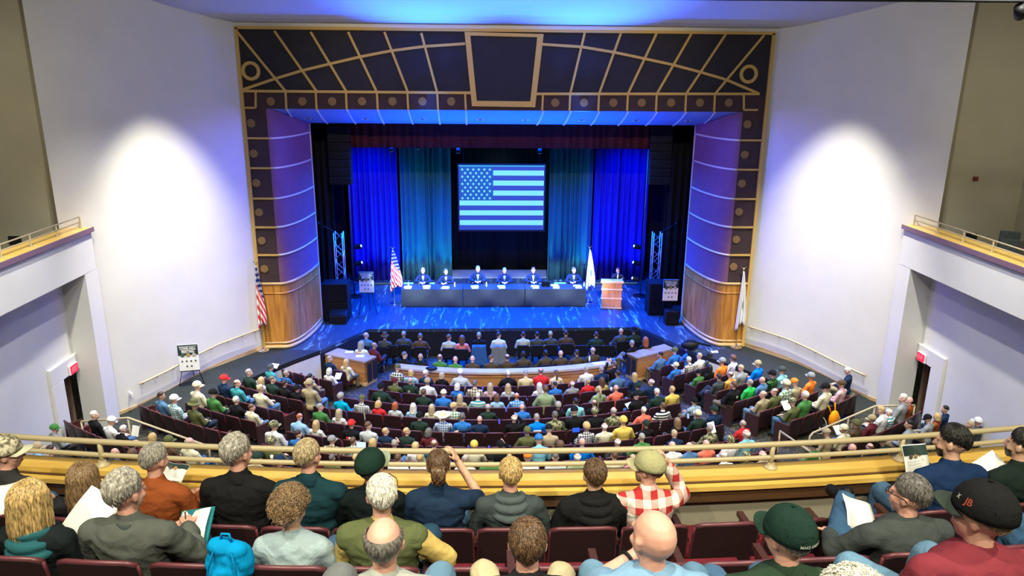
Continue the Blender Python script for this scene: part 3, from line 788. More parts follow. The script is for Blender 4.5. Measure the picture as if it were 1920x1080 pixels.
# ---- hair and headgear, in head space (front = +Y)
def scalp(phi, th, off=0.0):
    """point over the skull at polar angle th from the crown and azimuth phi from the face"""
    rx, ry, rz = .080+off, .099+off, .099+off
    return V(rx*math.sin(th)*math.sin(phi), -.012+ry*math.sin(th)*math.cos(phi), .026+rz*math.cos(th))
def hairline(phi, front=48, side=84, back=122):
    a = abs((phi+PI) % (2*PI)-PI)/PI*180
    if a < 90: t = a/90; t = t*t*(3-2*t); return front+(side-front)*t
    t = (a-90)/90; t = t*t*(3-2*t); return side+(back-side)*t
def fbm(p, s): return noise.noise(Vector(p)*s)
def hair_mesh(kind, res=28, seed=0, thick=.016, near=False):
    mb = MB(); nu = 10 if res < 40 else 22; nphi = res
    sd = V(seed*3.1, seed*1.7, 0)
    if kind in ('short', 'curly', 'tousled', 'pony', 'bun'):
        fr, si, bk = (44, 86, 124) if kind != 'curly' else (46, 104, 136)
        amp = {'short': .004, 'curly': .020, 'tousled': .017, 'pony': .003, 'bun': .003}[kind]
        th0 = thick*({'curly': 2.3, 'tousled': 1.7}.get(kind, 1.0)); g = []
        for i in range(nu+1):
            u = i/nu; row = []
            for k in range(nphi):
                ph = 2*PI*k/nphi; hl = rad(hairline(ph, fr, si, bk)); t = max(.03, u*hl)
                edge = (1-u**6)*1.0; p0 = scalp(ph, t, 0)
                nz = fbm(V(math.sin(ph)*math.sin(t), math.cos(ph)*math.sin(t), math.cos(t))*(7 if kind == 'curly' else 3)+sd, 1.6 if kind != 'curly' else 1.9)
                st = fbm(V(ph*9, u*1.2, seed), 2.2)*(.35 if kind != 'curly' else 0)
                tp = 1.0 if kind == 'curly' else 1-.72*u**2.5
                row.append(scalp(ph, t, th0*edge*tp-.004*(1-edge)-.002+(nz+st)*amp*edge*tp))
            g.append(row)
        mb.sheet(g, True)
        if kind == 'pony':
            mb.tube([scalp(PI, 1.3, .012), V(0, -.15, 0), V(.005, -.155, -.07), V(0, -.14, -.16), V(0, -.13, -.22)], [.02, .03, .034, .028, .008], 10)
        if kind == 'bun':
            mb.ball((0, -.128, .02), (.045, .035, .05), 10)
    elif kind == 'fringe':                       # bald crown
        g = []
        for i in range(7):
            u = i/6; row = []
            for k in range(nphi):
                ph = 2*PI*k/nphi; a = abs((ph+PI) % (2*PI)-PI)/PI*180
                hi = rad(hairline(ph, 40, 86, 122)); lo = rad(66+8*math.cos(rad(a)*1)) if a > 62 else hi
                hi = max(hi, lo+.001) if a > 62 else hi
                t = lo+(hi-lo)*u; e = math.sin(PI*min(max(u, .03), .97))**.5 if a > 62 else 0
                row.append(scalp(ph, t, .009*e-.005*(1-e)+.002*fbm(V(ph*8, u*2, seed), 1)*e))
            g.append(row)
        mb.sheet(g, True)
    elif kind in ('long', 'bob', 'wavy'):
        Ld = {'long': .26, 'bob': .12, 'wavy': .24}[kind]; g = []; nu2 = 14 if res >= 40 else 8
        for i in range(nu+1+nu2):
            row = []
            for k in range(nphi):
                ph = 2*PI*k/nphi; a = abs((ph+PI) % (2*PI)-PI)/PI*180
                face = a < 52
                stv = fbm(V(ph*7, .7*i/nu, seed), 2.4)*.006+fbm(V(ph*2, i*.12, seed+4), 1.7)*(.010 if kind != 'wavy' else .016)
                hl = rad(46+(a/52)**2*46) if face else rad(96)
                if i <= nu:
                    t = max(.03, i/nu*hl); e = (1-(i/nu)**5) if face else 1
                    row.append(scalp(ph, t, .020*e-.004*(1-e)+stv*e))
                else:
                    if face: row.append(scalp(ph, hl, -.006)); continue
                    d = (i-nu)/nu2; p = scalp(ph, rad(96), .020+stv)
                    sp = 1+.10*math.sin(d*2.4)+(.10*d if kind == 'wavy' else 0)
                    q = V(p.x*sp*(1-.10*d), p.y*(1-.05*d)-.02*d, p.z-Ld*d)
                    wv = .012*math.sin(d*14+ph*5) if kind == 'wavy' else 0
                    if d > .999: q = V(q.x*.75, q.y*.75-.02, q.z+.02)
                    row.append(q+V(math.sin(ph), math.cos(ph), 0)*(wv+stv))
            g.append(row)
        mb.sheet(g, True)
    return mb
def strands(mb, kind, n, seed=1, w=.0035, hat=False):
    """thin tapered locks lying over a hair shell"""
    rnd = random.Random(seed)
    for _ in range(n):
        ph = rnd.uniform(0, 2*PI); a = abs((ph+PI) % (2*PI)-PI)/PI*180
        if kind in ('long', 'bob', 'wavy'):
            if a < 50: continue
            L = {'long': .26, 'bob': .13, 'wavy': .25}[kind]*rnd.uniform(.65, 1.02); pts = []
            t0 = rnd.uniform(.15, 1.3)
            for i in range(5): pts.append(scalp(ph, t0+(rad(96)-t0)*i/4, .022+rnd.uniform(0, .004)))
            p = pts[-1]; bend = rnd.uniform(-.02, .02)
            for i in range(1, 7):
                d = i/6; pts.append(V(p.x*(1+.1*math.sin(d*2.4)-.08*d)+bend*d, p.y*(1-.02*d)-.018*d, p.z-L*d))
            ww = [w*.4, w, w*1.1, w*1.1, w, w, w, w*.9, w*.8, w*.6, w*.15]
            mb.tube(pts, ww[:len(pts)], 5, flat=.6)
        else:
            hl = rad(hairline(ph, 46, 86, 122)); t0 = rnd.uniform(.05, hl*.85)
            if hat:
                if a < 70: continue
                t0 = rnd.uniform(rad(88), max(rad(89), hl*.92))
            l = rnd.uniform(.25, .55); off = rnd.uniform(.012, .019)
            if kind == 'fringe':
                if a < 65: continue
                t0 = rnd.uniform(rad(64), hl*.85); off = rnd.uniform(.004, .009)
            if kind == 'tousled': off = rnd.uniform(.018, .030)
            if hat: off = rnd.uniform(.006, .014)
            sw = rnd.uniform(-.25, .25)
            if kind == 'curly':
                off = rnd.uniform(.030, .046); c = scalp(ph, min(t0, hl), off); r = rnd.uniform(.006, .011)
                u = (c-V(0, 0, .02)).normalized(); x = u.orthogonal().normalized(); y = u.cross(x); s0 = rnd.uniform(0, 6)
                pts = [c+(x*math.cos(s0+i*.9)+y*math.sin(s0+i*.9))*r+u*(i*.0016) for i in range(8)]
                mb.tube(pts, [w*.5]+[w*.75]*6+[w*.3], 4); continue
            def of_(t): return off*(1-.75*min(1, t/hl)**2.5)
            pts = [scalp(ph+sw*i/5, min(t0+l*i/5, hl*1.03), of_(t0+l*i/5)*(1 if i else .6)) for i in range(6)]
            mb.tube(pts, [w*.5, w, w, w*.9, w*.7, w*.15], 5, flat=.6)
    return mb
def cap_mesh(brim=True, res=28):
    mb = MB(); g = []
    for i in range(10):
        u = i/9; row = []
        for k in range(res):
            ph = 2*PI*k/res; t = max(.03, rad(84+8*(1-math.cos(ph))/2)*u)
            row.append(scalp(ph, t, .022+.012*math.cos(t)))
        g.append(row)
    g.append([p*1.0-V(0, 0, .004)-p.normalized()*.012 for p in g[-1]])
    mb.sheet(g, True); mb.ball((0, -.012, .162), (.008, .008, .005), 4)
    if brim:
        mb.cur = 1; top, bot = [], []
        for i in range(6):
            r = i/5; row = []
            for k in range(11):
                a = (k/10-.5)*2.3; q = V(math.sin(a)*(.092+.006*r), -.012+math.cos(a)*.112+r*.075*math.cos(a*.9), .040-.010*r-.022*(a/1.15)**2)
                row.append(q)
            top.append(row); bot.append([p-V(0, 0, .005) for p in row])
        mb.sheet(top); mb.sheet([list(reversed(r)) for r in bot])
        mb.sheet([top[-1], bot[-1]]); mb.sheet([[r[0] for r in top], [r[0] for r in bot]]); mb.sheet([[r[-1] for r in bot], [r[-1] for r in top]]); mb.cur = 0
    return mb
def beanie_mesh(res=26):
    mb = MB(); g = []
    for i in range(10):
        u = i/9; g.append([scalp(2*PI*k/res, max(.03, rad(hairline(2*PI*k/res, 66, 92, 112))*u), .018+(.008 if u > .8 else 0)) for k in range(res)])
    g.append([p*.93 for p in g[-1]])
    return mb.sheet(g, True)
def brimhat_mesh(Rb=.19, droop=.02, h=.10, cup=.02):
    mb = MB(); res = 30; g = []
    prof = [(.001, h-.018), (.03, h-.016), (.058, h), (.075, h-.012), (.084, .03), (.088, 0)]
    for r, z in prof: g.append([V(r*math.sin(2*PI*k/res)*1.0, -.012+r*1.16*math.cos(2*PI*k/res), .075+z) for k in range(res)])
    for f in (.35, .7, 1.0):
        r = .088+(Rb-.088)*f
        g.append([V(r*math.sin(2*PI*k/res), -.012+r*1.08*math.cos(2*PI*k/res), .075-droop*f+cup*f*f*math.sin(2*PI*k/res)**2*2) for k in range(res)])
    g.append([p-V(0, 0, .006) for p in g[-1]]); g.append([V(.09*math.sin(2*PI*k/res), -.012+.1*math.cos(2*PI*k/res), .068) for k in range(res)])
    return mb.sheet(g, True)

HAIRC = {'black': (.012, .010, .009), 'dark': (.035, .022, .015), 'brown': (.11, .06, .03), 'lightbrown': (.24, .15, .075), 'blond': (.50, .34, .14),
         'white': (.66, .63, .55), 'grey': (.30, .28, .24), 'darkgrey': (.12, .11, .10), 'red': (.34, .09, .03), 'ashblond': (.42, .33, .19)}
def hmat(c): return mat('hair_'+c, HAIRC[c], .55, var=.35, vscale=60, spec=.35)

# ---- shared meshes for the people in the stalls
FARV = .018
POSES = dict(
    lap=dict(), lapf=dict(female=1, bulk=.9),
    wide=dict(bulk=1.14, knee_l=(-.20, .42, .53), knee_r=(.20, .42, .53), elb_l=(-.31, .02, .70), elb_r=(.31, .02, .70)),
    cross=dict(elb_l=(-.27, .08, .72), elb_r=(.27, .08, .72), hand_l=(.06, .22, .74), hand_r=(-.06, .19, .78)),
    turn_r=dict(yaw=-42, nod=-4), turn_l=dict(yaw=42, nod=-4), turn_rf=dict(yaw=-42, female=1, bulk=.92), 
    down=dict(nod=-28, headf=.06, headz=.16, hand_l=(-.08, .30, .66), hand_r=(.08, .30, .66)),
    legx=dict(knee_r=(.03, .42, .66), foot_r=(-.26, .46, .46), knee_l=(-.16, .42, .53), yaw=-18),
    phone=dict(elb_l=(-.24, .16, .84), elb_r=(.24, .16, .84), hand_l=(-.07, .30, 1.12), hand_r=(.07, .30, 1.12), hd_l=(0, 0, 1), hd_r=(0, 0, 1), hn_l=(0, 1, 0), hn_r=(0, 1, 0)),
    arm_out=dict(elb_l=(-.40, -.10, .86), hand_l=(-.60, -.17, .88)),
    handup=dict(elb_r=(.32, .12, .92), hand_r=(.10, .05, 1.20), hd_r=(-.3, 0, 1), hn_r=(-1, 0, 0), yaw=10),
    child=dict(yaw=-58),
    child2=dict(yaw=-40),
)
POSE_CACHE = {}
def pose_meshes(name, voxel=FARV):
    if name in POSE_CACHE: return POSE_CACHE[name]
    F = figure(**POSES[name])
    body = blob(F['torso']+F['necks']+F['head']+F['arms']+F['hands']+F['legs'], .0135, 1)
    paint_face(body, F)
    shirt = blob(F['torso']+F['sleeves']+[('c', F['j']['neck']-V(0, 0, .03), F['j']['neck']+V(0, .005, .025), .062, .060)], voxel, 1, .012)
    pants = blob(F['legs']+F['torso'][:1], voxel, 1, .010)
    shoes = blob(F['shoes'], voxel, 1, .006)
    POSE_CACHE[name] = (F, body, shirt, pants, shoes)
    return POSE_CACHE[name]
HAIR_CACHE = {}
def hair_cached(kind):
    if kind not in HAIR_CACHE:
        if kind == 'cap': mb = cap_mesh()
        elif kind == 'beanie': mb = beanie_mesh()
        elif kind == 'straw': mb = brimhat_mesh(.22, .0, .10, .03)
        elif kind == 'fedora': mb = brimhat_mesh(.15, .03, .10, 0)
        else: mb = hair_mesh(kind, 26, len(HAIR_CACHE), .015)
        me = mb.mesh(kind, [hmat('grey'), hmat('grey')] if kind == 'cap' else [hmat('grey')], True); fixn(me); HAIR_CACHE[kind] = me
    return HAIR_CACHE[kind]
def link_part(name, me, m, parent, M=None, slot=0):
    o = bpy.data.objects.new(name, me); COL.objects.link(o); o.parent = parent
    if M is not None: o.matrix_local = M
    if not me.materials: me.materials.append(m if m else None)
    if m is not None:
        for sl in o.material_slots: sl.link = 'OBJECT'; sl.material = m
    return o
def seat_person(pose, loc, rz, tone, hair, top, pants, label, group=None, scale=1.0, hat=None, hatc=None):
    F, body, shirt, pm, sh = pose_meshes(pose)
    sk = skin_mats(tone)
    if not body.materials:
        for m in sk: body.materials.append(m)
    o = bpy.data.objects.new('person', body); COL.objects.link(o)
    for i, m in enumerate(sk): o.material_slots[i].link = 'OBJECT'; o.material_slots[i].material = m
    o.location = loc; o.rotation_euler = (0, 0, rz); o.scale = (scale,)*3
    tag(o, label, 'person', group)
    link_part('shirt', shirt, top, o); link_part('trousers', pm, pants, o); link_part('shoes', sh, M_BLACK, o)
    HM = head_frame(F)
    if hair: link_part('hair', hair_cached(hair[0]), hmat(hair[1]), o, HM)
    if hat:
        link_part({'cap': 'cap', 'beanie': 'beanie', 'straw': 'straw_hat', 'fedora': 'brimmed_hat'}[hat], hair_cached(hat), hatc, o, HM)
    return o
# ------------------------------------------------------------------ seats and audience in the stalls
TOPC = {'black': (.010, .010, .011), 'darkgreen': (.018, .040, .028), 'green': (.06, .20, .05), 'brightgreen': (.03, .50, .09), 'olive': (.11, .12, .045), 'sage': (.25, .33, .17),
        'khaki': (.36, .30, .17), 'navy': (.012, .028, .065), 'blue': (.03, .17, .50), 'brightblue': (.0, .20, .80), 'denim': (.08, .18, .32), 'lightblue': (.30, .50, .68), 'teal': (.04, .26, .27),
        'turquoise': (.0, .38, .60), 'cyan': (.25, .60, .66), 'white': (.72, .72, .68), 'cream': (.66, .62, .42), 'grey': (.26, .28, .27), 'lightgrey': (.48, .52, .50), 'darkgrey': (.06, .07, .07),
        'red': (.60, .03, .03), 'coral': (.80, .17, .10), 'orange': (.85, .22, .03), 'maroon': (.12, .02, .025), 'pink': (.75, .22, .26), 'palepink': (.62, .38, .38), 'yellow': (.66, .48, .10), 'tan': (.42, .33, .19),
        'brown': (.09, .055, .03), 'uniformbrown': (.070, .050, .028), 'rust': (.30, .07, .02), 'purple': (.15, .05, .3)}
NICE = {'darkgreen': 'dark green', 'brightgreen': 'bright green', 'brightblue': 'bright blue', 'lightblue': 'light blue', 'lightgrey': 'light grey', 'darkgrey': 'dark grey',
        'palepink': 'pale pink', 'uniformbrown': 'brown uniform', 'lightbrown': 'light brown', 'ashblond': 'ash blond'}
nice = lambda c: NICE.get(c, c)
def top_mat(t):
    w = t.split(); c = w[0].split('/'); k = w[1] if len(w) > 1 else 'plain'
    if c[0] == 'camo': return fabric((.16, .17, .08), 'camo', (.34, .31, .19), 16)
    if k in ('plaid', 'check', 'stripe') and len(c) > 1: return fabric(TOPC[c[0]], k, TOPC[c[1]], 12 if k != 'check' else 16)
    return fabric(TOPC[c[0]])
def top_name(t):
    w = t.split(); c = [nice(x) for x in w[0].split('/')]; k = w[-1] if len(w) > 1 else 'top'
    if c[0] == 'camo': return 'camouflage '+('jacket' if k == 'top' else k)
    if c[0].endswith('uniform') and k == 'top': return 'brown uniform shirt'
    k = {'plaid': 'plaid shirt', 'check': 'check shirt', 'stripe': 'striped top'}.get(k, k)
    return ' and '.join(c)+' '+k
def hair_spec(h):
    """-> (hair kind, colour), hat kind, hat material, words"""
    w = h.split()
    if w[0] in ('cap', 'beanie', 'fedora', 'straw'):
        hc = w[2] if len(w) > 2 else 'grey'
        col = w[1] if len(w) > 1 else 'cream'
        if w[0] == 'straw': return ('short', 'brown'), 'straw', mat('pale_straw', (.72, .66, .38), .8, bump=.3, bscale=90), 'person in a wide straw cowboy hat'
        m = fabric((.16, .17, .08), 'camo', (.5, .46, .3), 30) if col == 'camo' else fabric(TOPC[col])
        nm = {'cap': 'baseball cap', 'beanie': 'beanie', 'fedora': 'brimmed hat'}[w[0]]
        return ('short', hc), w[0], m, 'person in %s %s' % ('camouflage' if col == 'camo' else nice(col), nm)
    if w[0] == 'bald':
        if len(w) > 1: return ('fringe', w[1]), None, None, 'balding %s-haired person' % nice(w[1])
        return None, None, None, 'bald person'
    if w[0] in ('long', 'wavy', 'bob'): return (w[0], w[1]), None, None, '%s %s-haired person' % ({'long': 'long', 'wavy': 'wavy', 'bob': 'bobbed'}[w[0]], nice(w[1]))
    if w[0] == 'curly': return ('curly', w[1]), None, None, 'curly %s-haired person' % nice(w[1])
    if w[0] == 'pony': return ('pony', w[1]), None, None, 'person with %s ponytail' % nice(w[1])
    return ('short', w[0]), None, None, '%s-haired person' % nice(w[0])
def lumpy(t):
    return t in ('pink', 'fair')

# x, y of the head in the photograph; hair; clothes; pose
AUD = '''744 691|cap olive|white/darkgreen plaid
770 700|bob blond|lightblue|lapf
798 701|white|navy|turn_r
828 705|bob ashblond|black|lapf
863 700|cap white|lightgrey hoodie|wide
953 702|white|black suit|wide
986 702|grey|cream/yellow check
1014 697|bald darkgrey|red shirt|wide
1043 701|pony brown|white/yellow plaid|lapf
1100 694|grey|white
1129 694|grey|navy
1152 684|darkgrey|black jacket|phone
1159 702|dark|denim
1191 706|long blond|navy|lapf
739 716|cap maroon|olive
769 715|bald grey|darkgreen tee
801 717|cap khaki|white
714 726|beanie black|darkgreen tee|wide
857 727|bob white|blue|lapf
890 721|darkgrey|brown/cream plaid
919 726|long ashblond|palepink|lapf
953 729|wavy blond|lightgrey|lapf
1012 725|long white|white|lapf
1023 731|brown|sage shirt|wide
1042 724|black|blue
1074 722|bald white|grey
1104 717|ashblond|red
1129 715|long brown|yellow|lapf
1196 725|cap darkgreen|black/darkgreen plaid
1222 718|bald white|navy|turn_l
794 737|brown|darkgreen
831 739|beanie cream|blue
862 747|long ashblond|tan|lapf
677 750|cap olive|darkgreen/white check
638 745|curly grey|turquoise|lapf
896 744|white|teal/lightgrey stripe|wide
932 746|bob brown|lightblue|lapf
969 744|bald red|blue/lightblue plaid
1124 732|pony ashblond|sage|lapf
1156 729|bald|coral check
1195 744|cap black|black|down
1234 737|white|darkgreen
1261 732|blond|yellow shirt
709 759|bob blond|red|turn_rf
740 765|bob red|lightgrey|lapf
774 765|wavy white|lightblue|lapf
809 766|long ashblond|cream|lapf
851 764|curly blond|white/green plaid|child
599 765|grey|green|turn_r
634 777|long ashblond|white|lapf
915 765|bald grey|darkgreen vest
979 765|bald|blue shirt
1047 762|curly grey|black|lapf
1080 755|black|cyan
1115 757|bald brown|black
1151 772|bald grey|camo
1116 774|cap camo|black|turn_r
1078 773|cap black|black
1208 771|white|coral|wide
1244 763|brown|black/white stripe
786 782|cap black|darkgreen
831 783|straw|blue/white check
868 783|darkgrey|blue
898 788|bald|navy vest|arm_out
964 786|bald white|black|handup
1007 785|grey|brightblue tee
1041 780|darkgrey|camo
1169 791|cap yellow|yellow hoodie|wide
1213 797|cap darkgreen|black
1272 795|long lightbrown|black|lapf
1310 778|cap cream|darkgreen
1341 770|cap darkgreen|navy
1303 754|cap black|lightblue/grey plaid
559 784|bald red|lightblue
591 800|long blond|white|lapf
659 797|cap red|black tee
689 800|brown|lightgrey|turn_r
722 812|blond|navy|child
762 811|blond|darkgreen|child
804 812|bob darkgrey|maroon|turn_rf
989 810|cap olive|olive vest
1030 807|cap black|tan
1100 802|curly blond|black/white check|lapf
1134 802|bald white|cream
1332 805|grey|camo|wide
1395 796|bald grey|red
1267 816|ashblond|navy
513 800|cap camo|white|turn_r
558 816|dark|blue|turn_r
509 830|cap camo|olive
621 827|cap grey|brown/cream plaid|turn_r
661 829|brown|green/white plaid
698 832|bob blond|white|lapf
739 834|grey|black|handup
784 840|curly blond|white|lapf
808 834|bald brown|teal
889 837|cap yellow|cream
938 837|cap black|black|handup
1011 827|cap blue|cyan
1051 837|curly brown|black|lapf
1092 831|bald|brightblue|wide
1159 831|bald white|darkgrey
1204 822|grey|green|wide
1374 826|beanie camo|white
1396 816|bald white|cyan shirt
1269 837|bald|white
1295 839|bald white|denim
1315 836|bald|coral
482 859|beanie darkgreen|tan
524 862|beanie navy|darkgrey
587 858|brown|maroon
621 861|darkgrey|olive
666 861|blond|black
746 861|brown|white
787 861|blond|white|lapf
872 864|bald grey|cream
920 861|cap black|green
990 861|cap orange|white
1042 860|darkgrey|lightgrey
1083 860|bald white|sage
1155 856|brown|cream
1185 862|ashblond|pink
1358 857|bald white|white
1407 856|beanie camo|olive
1425 856|bald white|tan
301 744|dark|denim shirt|turn_r
326 750|cap white|teal/white check|turn_r
370 725|cap cream|cream|turn_r
399 739|cap black|green|turn_r
420 712|cap red|navy|turn_r
444 720|bald brown|teal|turn_r
442 752|white|black
364 760|fedora olive|olive coat|turn_r
470 766|brown|cream|turn_r
466 700|grey|darkgreen hoodie|turn_r
506 690|beanie darkgrey|teal|turn_r
535 702|grey|blue/black plaid|turn_r
490 715|long blond|lightgrey|lapf
514 714|darkgrey|darkgreen hoodie|turn_r
565 716|cap khaki|khaki|lap
580 708|black|khaki
540 722|dark|black
488 730|ashblond|cream jacket
556 730|cap black|black jacket
617 674|grey|navy|turn_r
616 700|bob white|white|lapf
648 680|long blond|cream|lapf
175 780|white|black jacket|turn_r
207 793|cap white|white|down
222 806|white|black|down
97 806|cap green|grey hoodie|turn_r
68 841|cap tan|lightblue|turn_r
96 846|dark|darkgrey|turn_r
212 850|bald|darkgrey|turn_r
247 852|long brown|green|lapf
284 822|bob blond|cream|lapf
315 828|cap olive|brown|turn_r
355 831|bald grey|cream shirt|turn_r
1266 659|cap olive|blue|turn_l
1291 656|grey|blue
1239 667|black|denim|turn_l
1312 669|ashblond|white
1332 667|long black|darkgrey|lapf
1295 676|white|brown/white plaid
1269 687|cap cream|blue|turn_l
1355 679|cap grey|orange|turn_l
1375 673|curly brown|white|lapf
1315 700|cap black|green|turn_l
1329 692|long black|black|lapf
1392 692|ashblond|grey
1422 684|cap khaki|brightblue|turn_l
1349 708|dark|darkgrey|legx
1371 704|bald brown|orange/yellow plaid
1407 719|grey|brightgreen
1431 714|bald|denim
1449 703|cap black|black/green plaid
1467 696|cap darkgrey|cyan|turn_l
1376 723|brown|black tee|wide
1432 741|bald grey|khaki shirt|turn_l
1454 736|bald brown|olive|turn_l
1475 721|cap cream|white/green plaid
1492 719|cap orange|khaki
1507 729|white|green jacket|wide|6
1521 707|cap grey|orange vest
1546 721|cap black|cream|turn_l|6
1697 738|white|grey jacket|turn_l|8
1490 756|cap camo|olive jacket|down
1580 722|cap brown|palepink|turn_l
1642 786|cap khaki|maroon|turn_l
1668 779|white|teal/white stripe|down
1607 795|beanie olive|brown
1657 770|blond|white|down
1702 757|bald|rust jacket|turn_l
1705 797|black|grey|turn_l
1748 787|cap black blond|grey|down
1764 796|bob blond|rust|lapf
1777 770|black|navy jacket|turn_l
1820 798|ashblond|darkgrey
1838 793|cap white|darkgrey
1584 806|cap cream|cream|turn_l
1554 814|cap khaki|tan|down
1600 842|bald|black
1635 840|bald brown|black
1662 838|cap darkgreen|darkgreen
1530 842|cap black|green'''
M_SEATBACK = mat('dark_maroon_seat_shell', (.026, .010, .012), .45, var=.1, vscale=5)
M_SEATRIM = mat('maroon_seat_edge', (.12, .030, .040), .38)  # lighter edge colour also carries the pinkish highlight along the rim
M_CUSH = fabric((.14, .014, .022))
M_PANEL = mat('seat_end_panel', (.055, .022, .018), .45)
M_ARM = mat('seat_armrest', (.055, .020, .016), .4)
def seat_meshes():
    W = .505
    def shell(w0, w1, y0, y1, z0, z1, th, curve=.035, nx=8, nz=8, crown=.02):
        F_, B_ = [], []
        for i in range(nz+1):
            t = i/nz; z = z0+(z1-z0)*t; y = y0+(y1-y0)*t; w_ = w0+(w1-w0)*t; rf, rb = [], []
            for k in range(nx+1):
                u = k/nx*2-1; zz = z+(crown*(1-u*u) if i == nz else 0)
                if i == nz and abs(u) > .99: zz -= .012
                rf.append(V(u*w_/2, y-curve*u*u*-1, zz)); rb.append(V(u*w_/2, y-th+curve*u*u, zz))
            F_.append(rf); B_.append(rb)
        mb = MB(); mb.sheet(F_); mb.sheet([list(reversed(r)) for r in B_])
        mb.sheet([F_[-1], B_[-1]]); mb.sheet([B_[0], F_[0]]); mb.sheet([[r[0] for r in F_], [r[0] for r in B_]]); mb.sheet([[r[-1] for r in B_], [r[-1] for r in F_]])
        return mb, B_[-1], F_[-1], B_
    mb, top, tf, B_ = shell(W, W-.02, 0, -.09, .24, .80, .045)
    back = mb.mesh('backrest', [M_SEATBACK], True); fixn(back)
    rim = MB().tube([(p+q)/2 for p, q in zip(top, tf)], .0155, 6)
    rim.tube([r[0]+V(0, .02, 0) for r in B_][3:], .013, 6); rim.tube([r[-1]+V(0, .02, 0) for r in B_][3:], .013, 6)
    rim = rim.mesh('back_edge', [M_SEATRIM], True)
    cush = MB()
    gr = [[V(x*.23, .06+y*.42, .44+.03*(1-x*x)*(1-(2*y-1)**2)-.02*(1-y)) for x in (-1, -.5, 0, .5, 1)] for y in (0, .25, .5, .75, 1)]
    cush.sheet(gr); cush.sheet([[p-V(0, 0, .11) for p in reversed(r)] for r in gr])
    cush.sheet([gr[-1], [p-V(0, 0, .11) for p in gr[-1]]]); cush.sheet([[r[0] for r in gr], [r[0]-V(0, 0, .11) for r in gr]]); cush.sheet([[r[-1]-V(0, 0, .11) for r in gr], [r[-1] for r in gr]])
    cush = cush.mesh('seat_cushion', [M_CUSH], True); fixn(cush)
    arm = MB().box(-.025, .025, .02, .34, .60, .635).box(-.018, .018, .06, .30, 0, .60).mesh('armrest', [M_ARM]); fixn(arm)
    end = MB().prism([(-.02, -.06), (.035, -.06), (.035, .40), (-.02, .40)], 0.0, [.66, .66, .60, .60]).mesh('end_panel', [M_PANEL]); fixn(end)
    return back, rim, cush, arm, end
SEATS = seat_meshes()
def add_seat(loc, rz, label, group=None, end=0, sc=1.0, name='theatre_seat'):
    back, rim, cush, arm, endp = SEATS
    r = thing(name, label, 'seat', loc, rz, group); r.scale = (sc,)*3
    b = bpy.data.objects.new('backrest', back); COL.objects.link(b); b.parent = r
    e = bpy.data.objects.new('back_edge', rim); COL.objects.link(e); e.parent = b
    c = bpy.data.objects.new('seat_cushion', cush); COL.objects.link(c); c.parent = r
    a = bpy.data.objects.new('armrest', arm); COL.objects.link(a); a.parent = r; a.location = (-.268, 0, 0)
    if end:
        p = bpy.data.objects.new('end_panel', endp); COL.objects.link(p); p.parent = r; p.location = (end*.272, 0, 0)
        if end < 0: p.scale = (-1, 1, 1)
    return r
ORD = ['front', 'second', 'third', 'fourth', 'fifth', 'sixth', 'seventh', 'eighth', 'ninth', 'tenth', 'eleventh']
def row_of(x, y, h):
    i = 3.0
    for _ in range(8):
        Pt = atz(x, y, h+RK*RS*i); i = (math.hypot(Pt.x-AX, Pt.y-AY)-R0)/RS
    return i, math.degrees(math.atan2(Pt.x-AX, AY-Pt.y))
def ramp_hit(q):
    pl = [(-6.3, 24.0), (-6.95, 23.3), (-7.6, 22.65), (-8.4, 21.9), (-9.1, 21.2), (-9.7, 20.6), (-10.2, 20.1)] if q.x < 0 else [(6.65, 23.5), (7.3, 22.85), (7.95, 22.3), (8.7, 21.7), (9.35, 21.15), (9.95, 20.6), (10.4, 20.15)]
    for (x0, y0), (x1, y1) in zip(pl, pl[1:]):
        if y1 <= q.y <= y0: return abs(q.x)+.22 > abs(x0+(x1-x0)*(y0-q.y)/(y0-y1))
    return False
people = []
HB = .13                                         # heads sit this far in front of the seat back arc
for ln in AUD.split('\n'):
    f = ln.split('|'); x, y = map(float, f[0].split()); 
    i, a = row_of(x, y, 1.17); i += HB/RS
    blk = 'left' if a < -22.3 else 'right' if a > 24.6 else 'centre'
    off = 0 if blk == 'centre' else -.2
    n = int(f[4]) if len(f) > 4 else max(0, round(i-off-.1)); R = R0+RS*(n+off)
    # angle on the snapped arc that keeps the head on its sight line
    for _ in range(3):
        q = pol(R-HB, a, zf(R)+1.17); px, py, k = proj(q); a += (x-px)/FPX*k/R*57.3
    zz = zf(R)+1.17; d = ray(x, y); t = (q.y-CAM.y)/d.y; zz = CAM.z+d.z*t
    sc = min(1.10, max(.86, (zz-zf(R))/1.17))
    people.append(dict(x=x, y=y, n=n, blk=blk, a=a, R=R, hair=f[1], top=f[2], pose=f[3] if len(f) > 3 and f[3] else None, sc=sc))
# merge people that landed on the same seat: push neighbours apart along the row
rows = {}
for p in people: rows.setdefault((p['blk'], p['n']), []).append(p)
for ps in rows.values():
    ps.sort(key=lambda p: p['a'])
    for _ in range(12):
        for p, q in zip(ps, ps[1:]):
            w_ = math.degrees(.47/p['R']); d = q['a']-p['a']
            if d < w_: p['a'] -= (w_-d)/2; q['a'] += (w_-d)/2
PITCH = .548
LIMS = {('centre'): (-21.6, 22.6), 'left': (-35.6, -23.0), 'right': (26.3, 37.0)}
CL_ = {0: (-18.2, 18.6), 1: (-19.2, 20.2), 2: (-20.2, 21.2)}
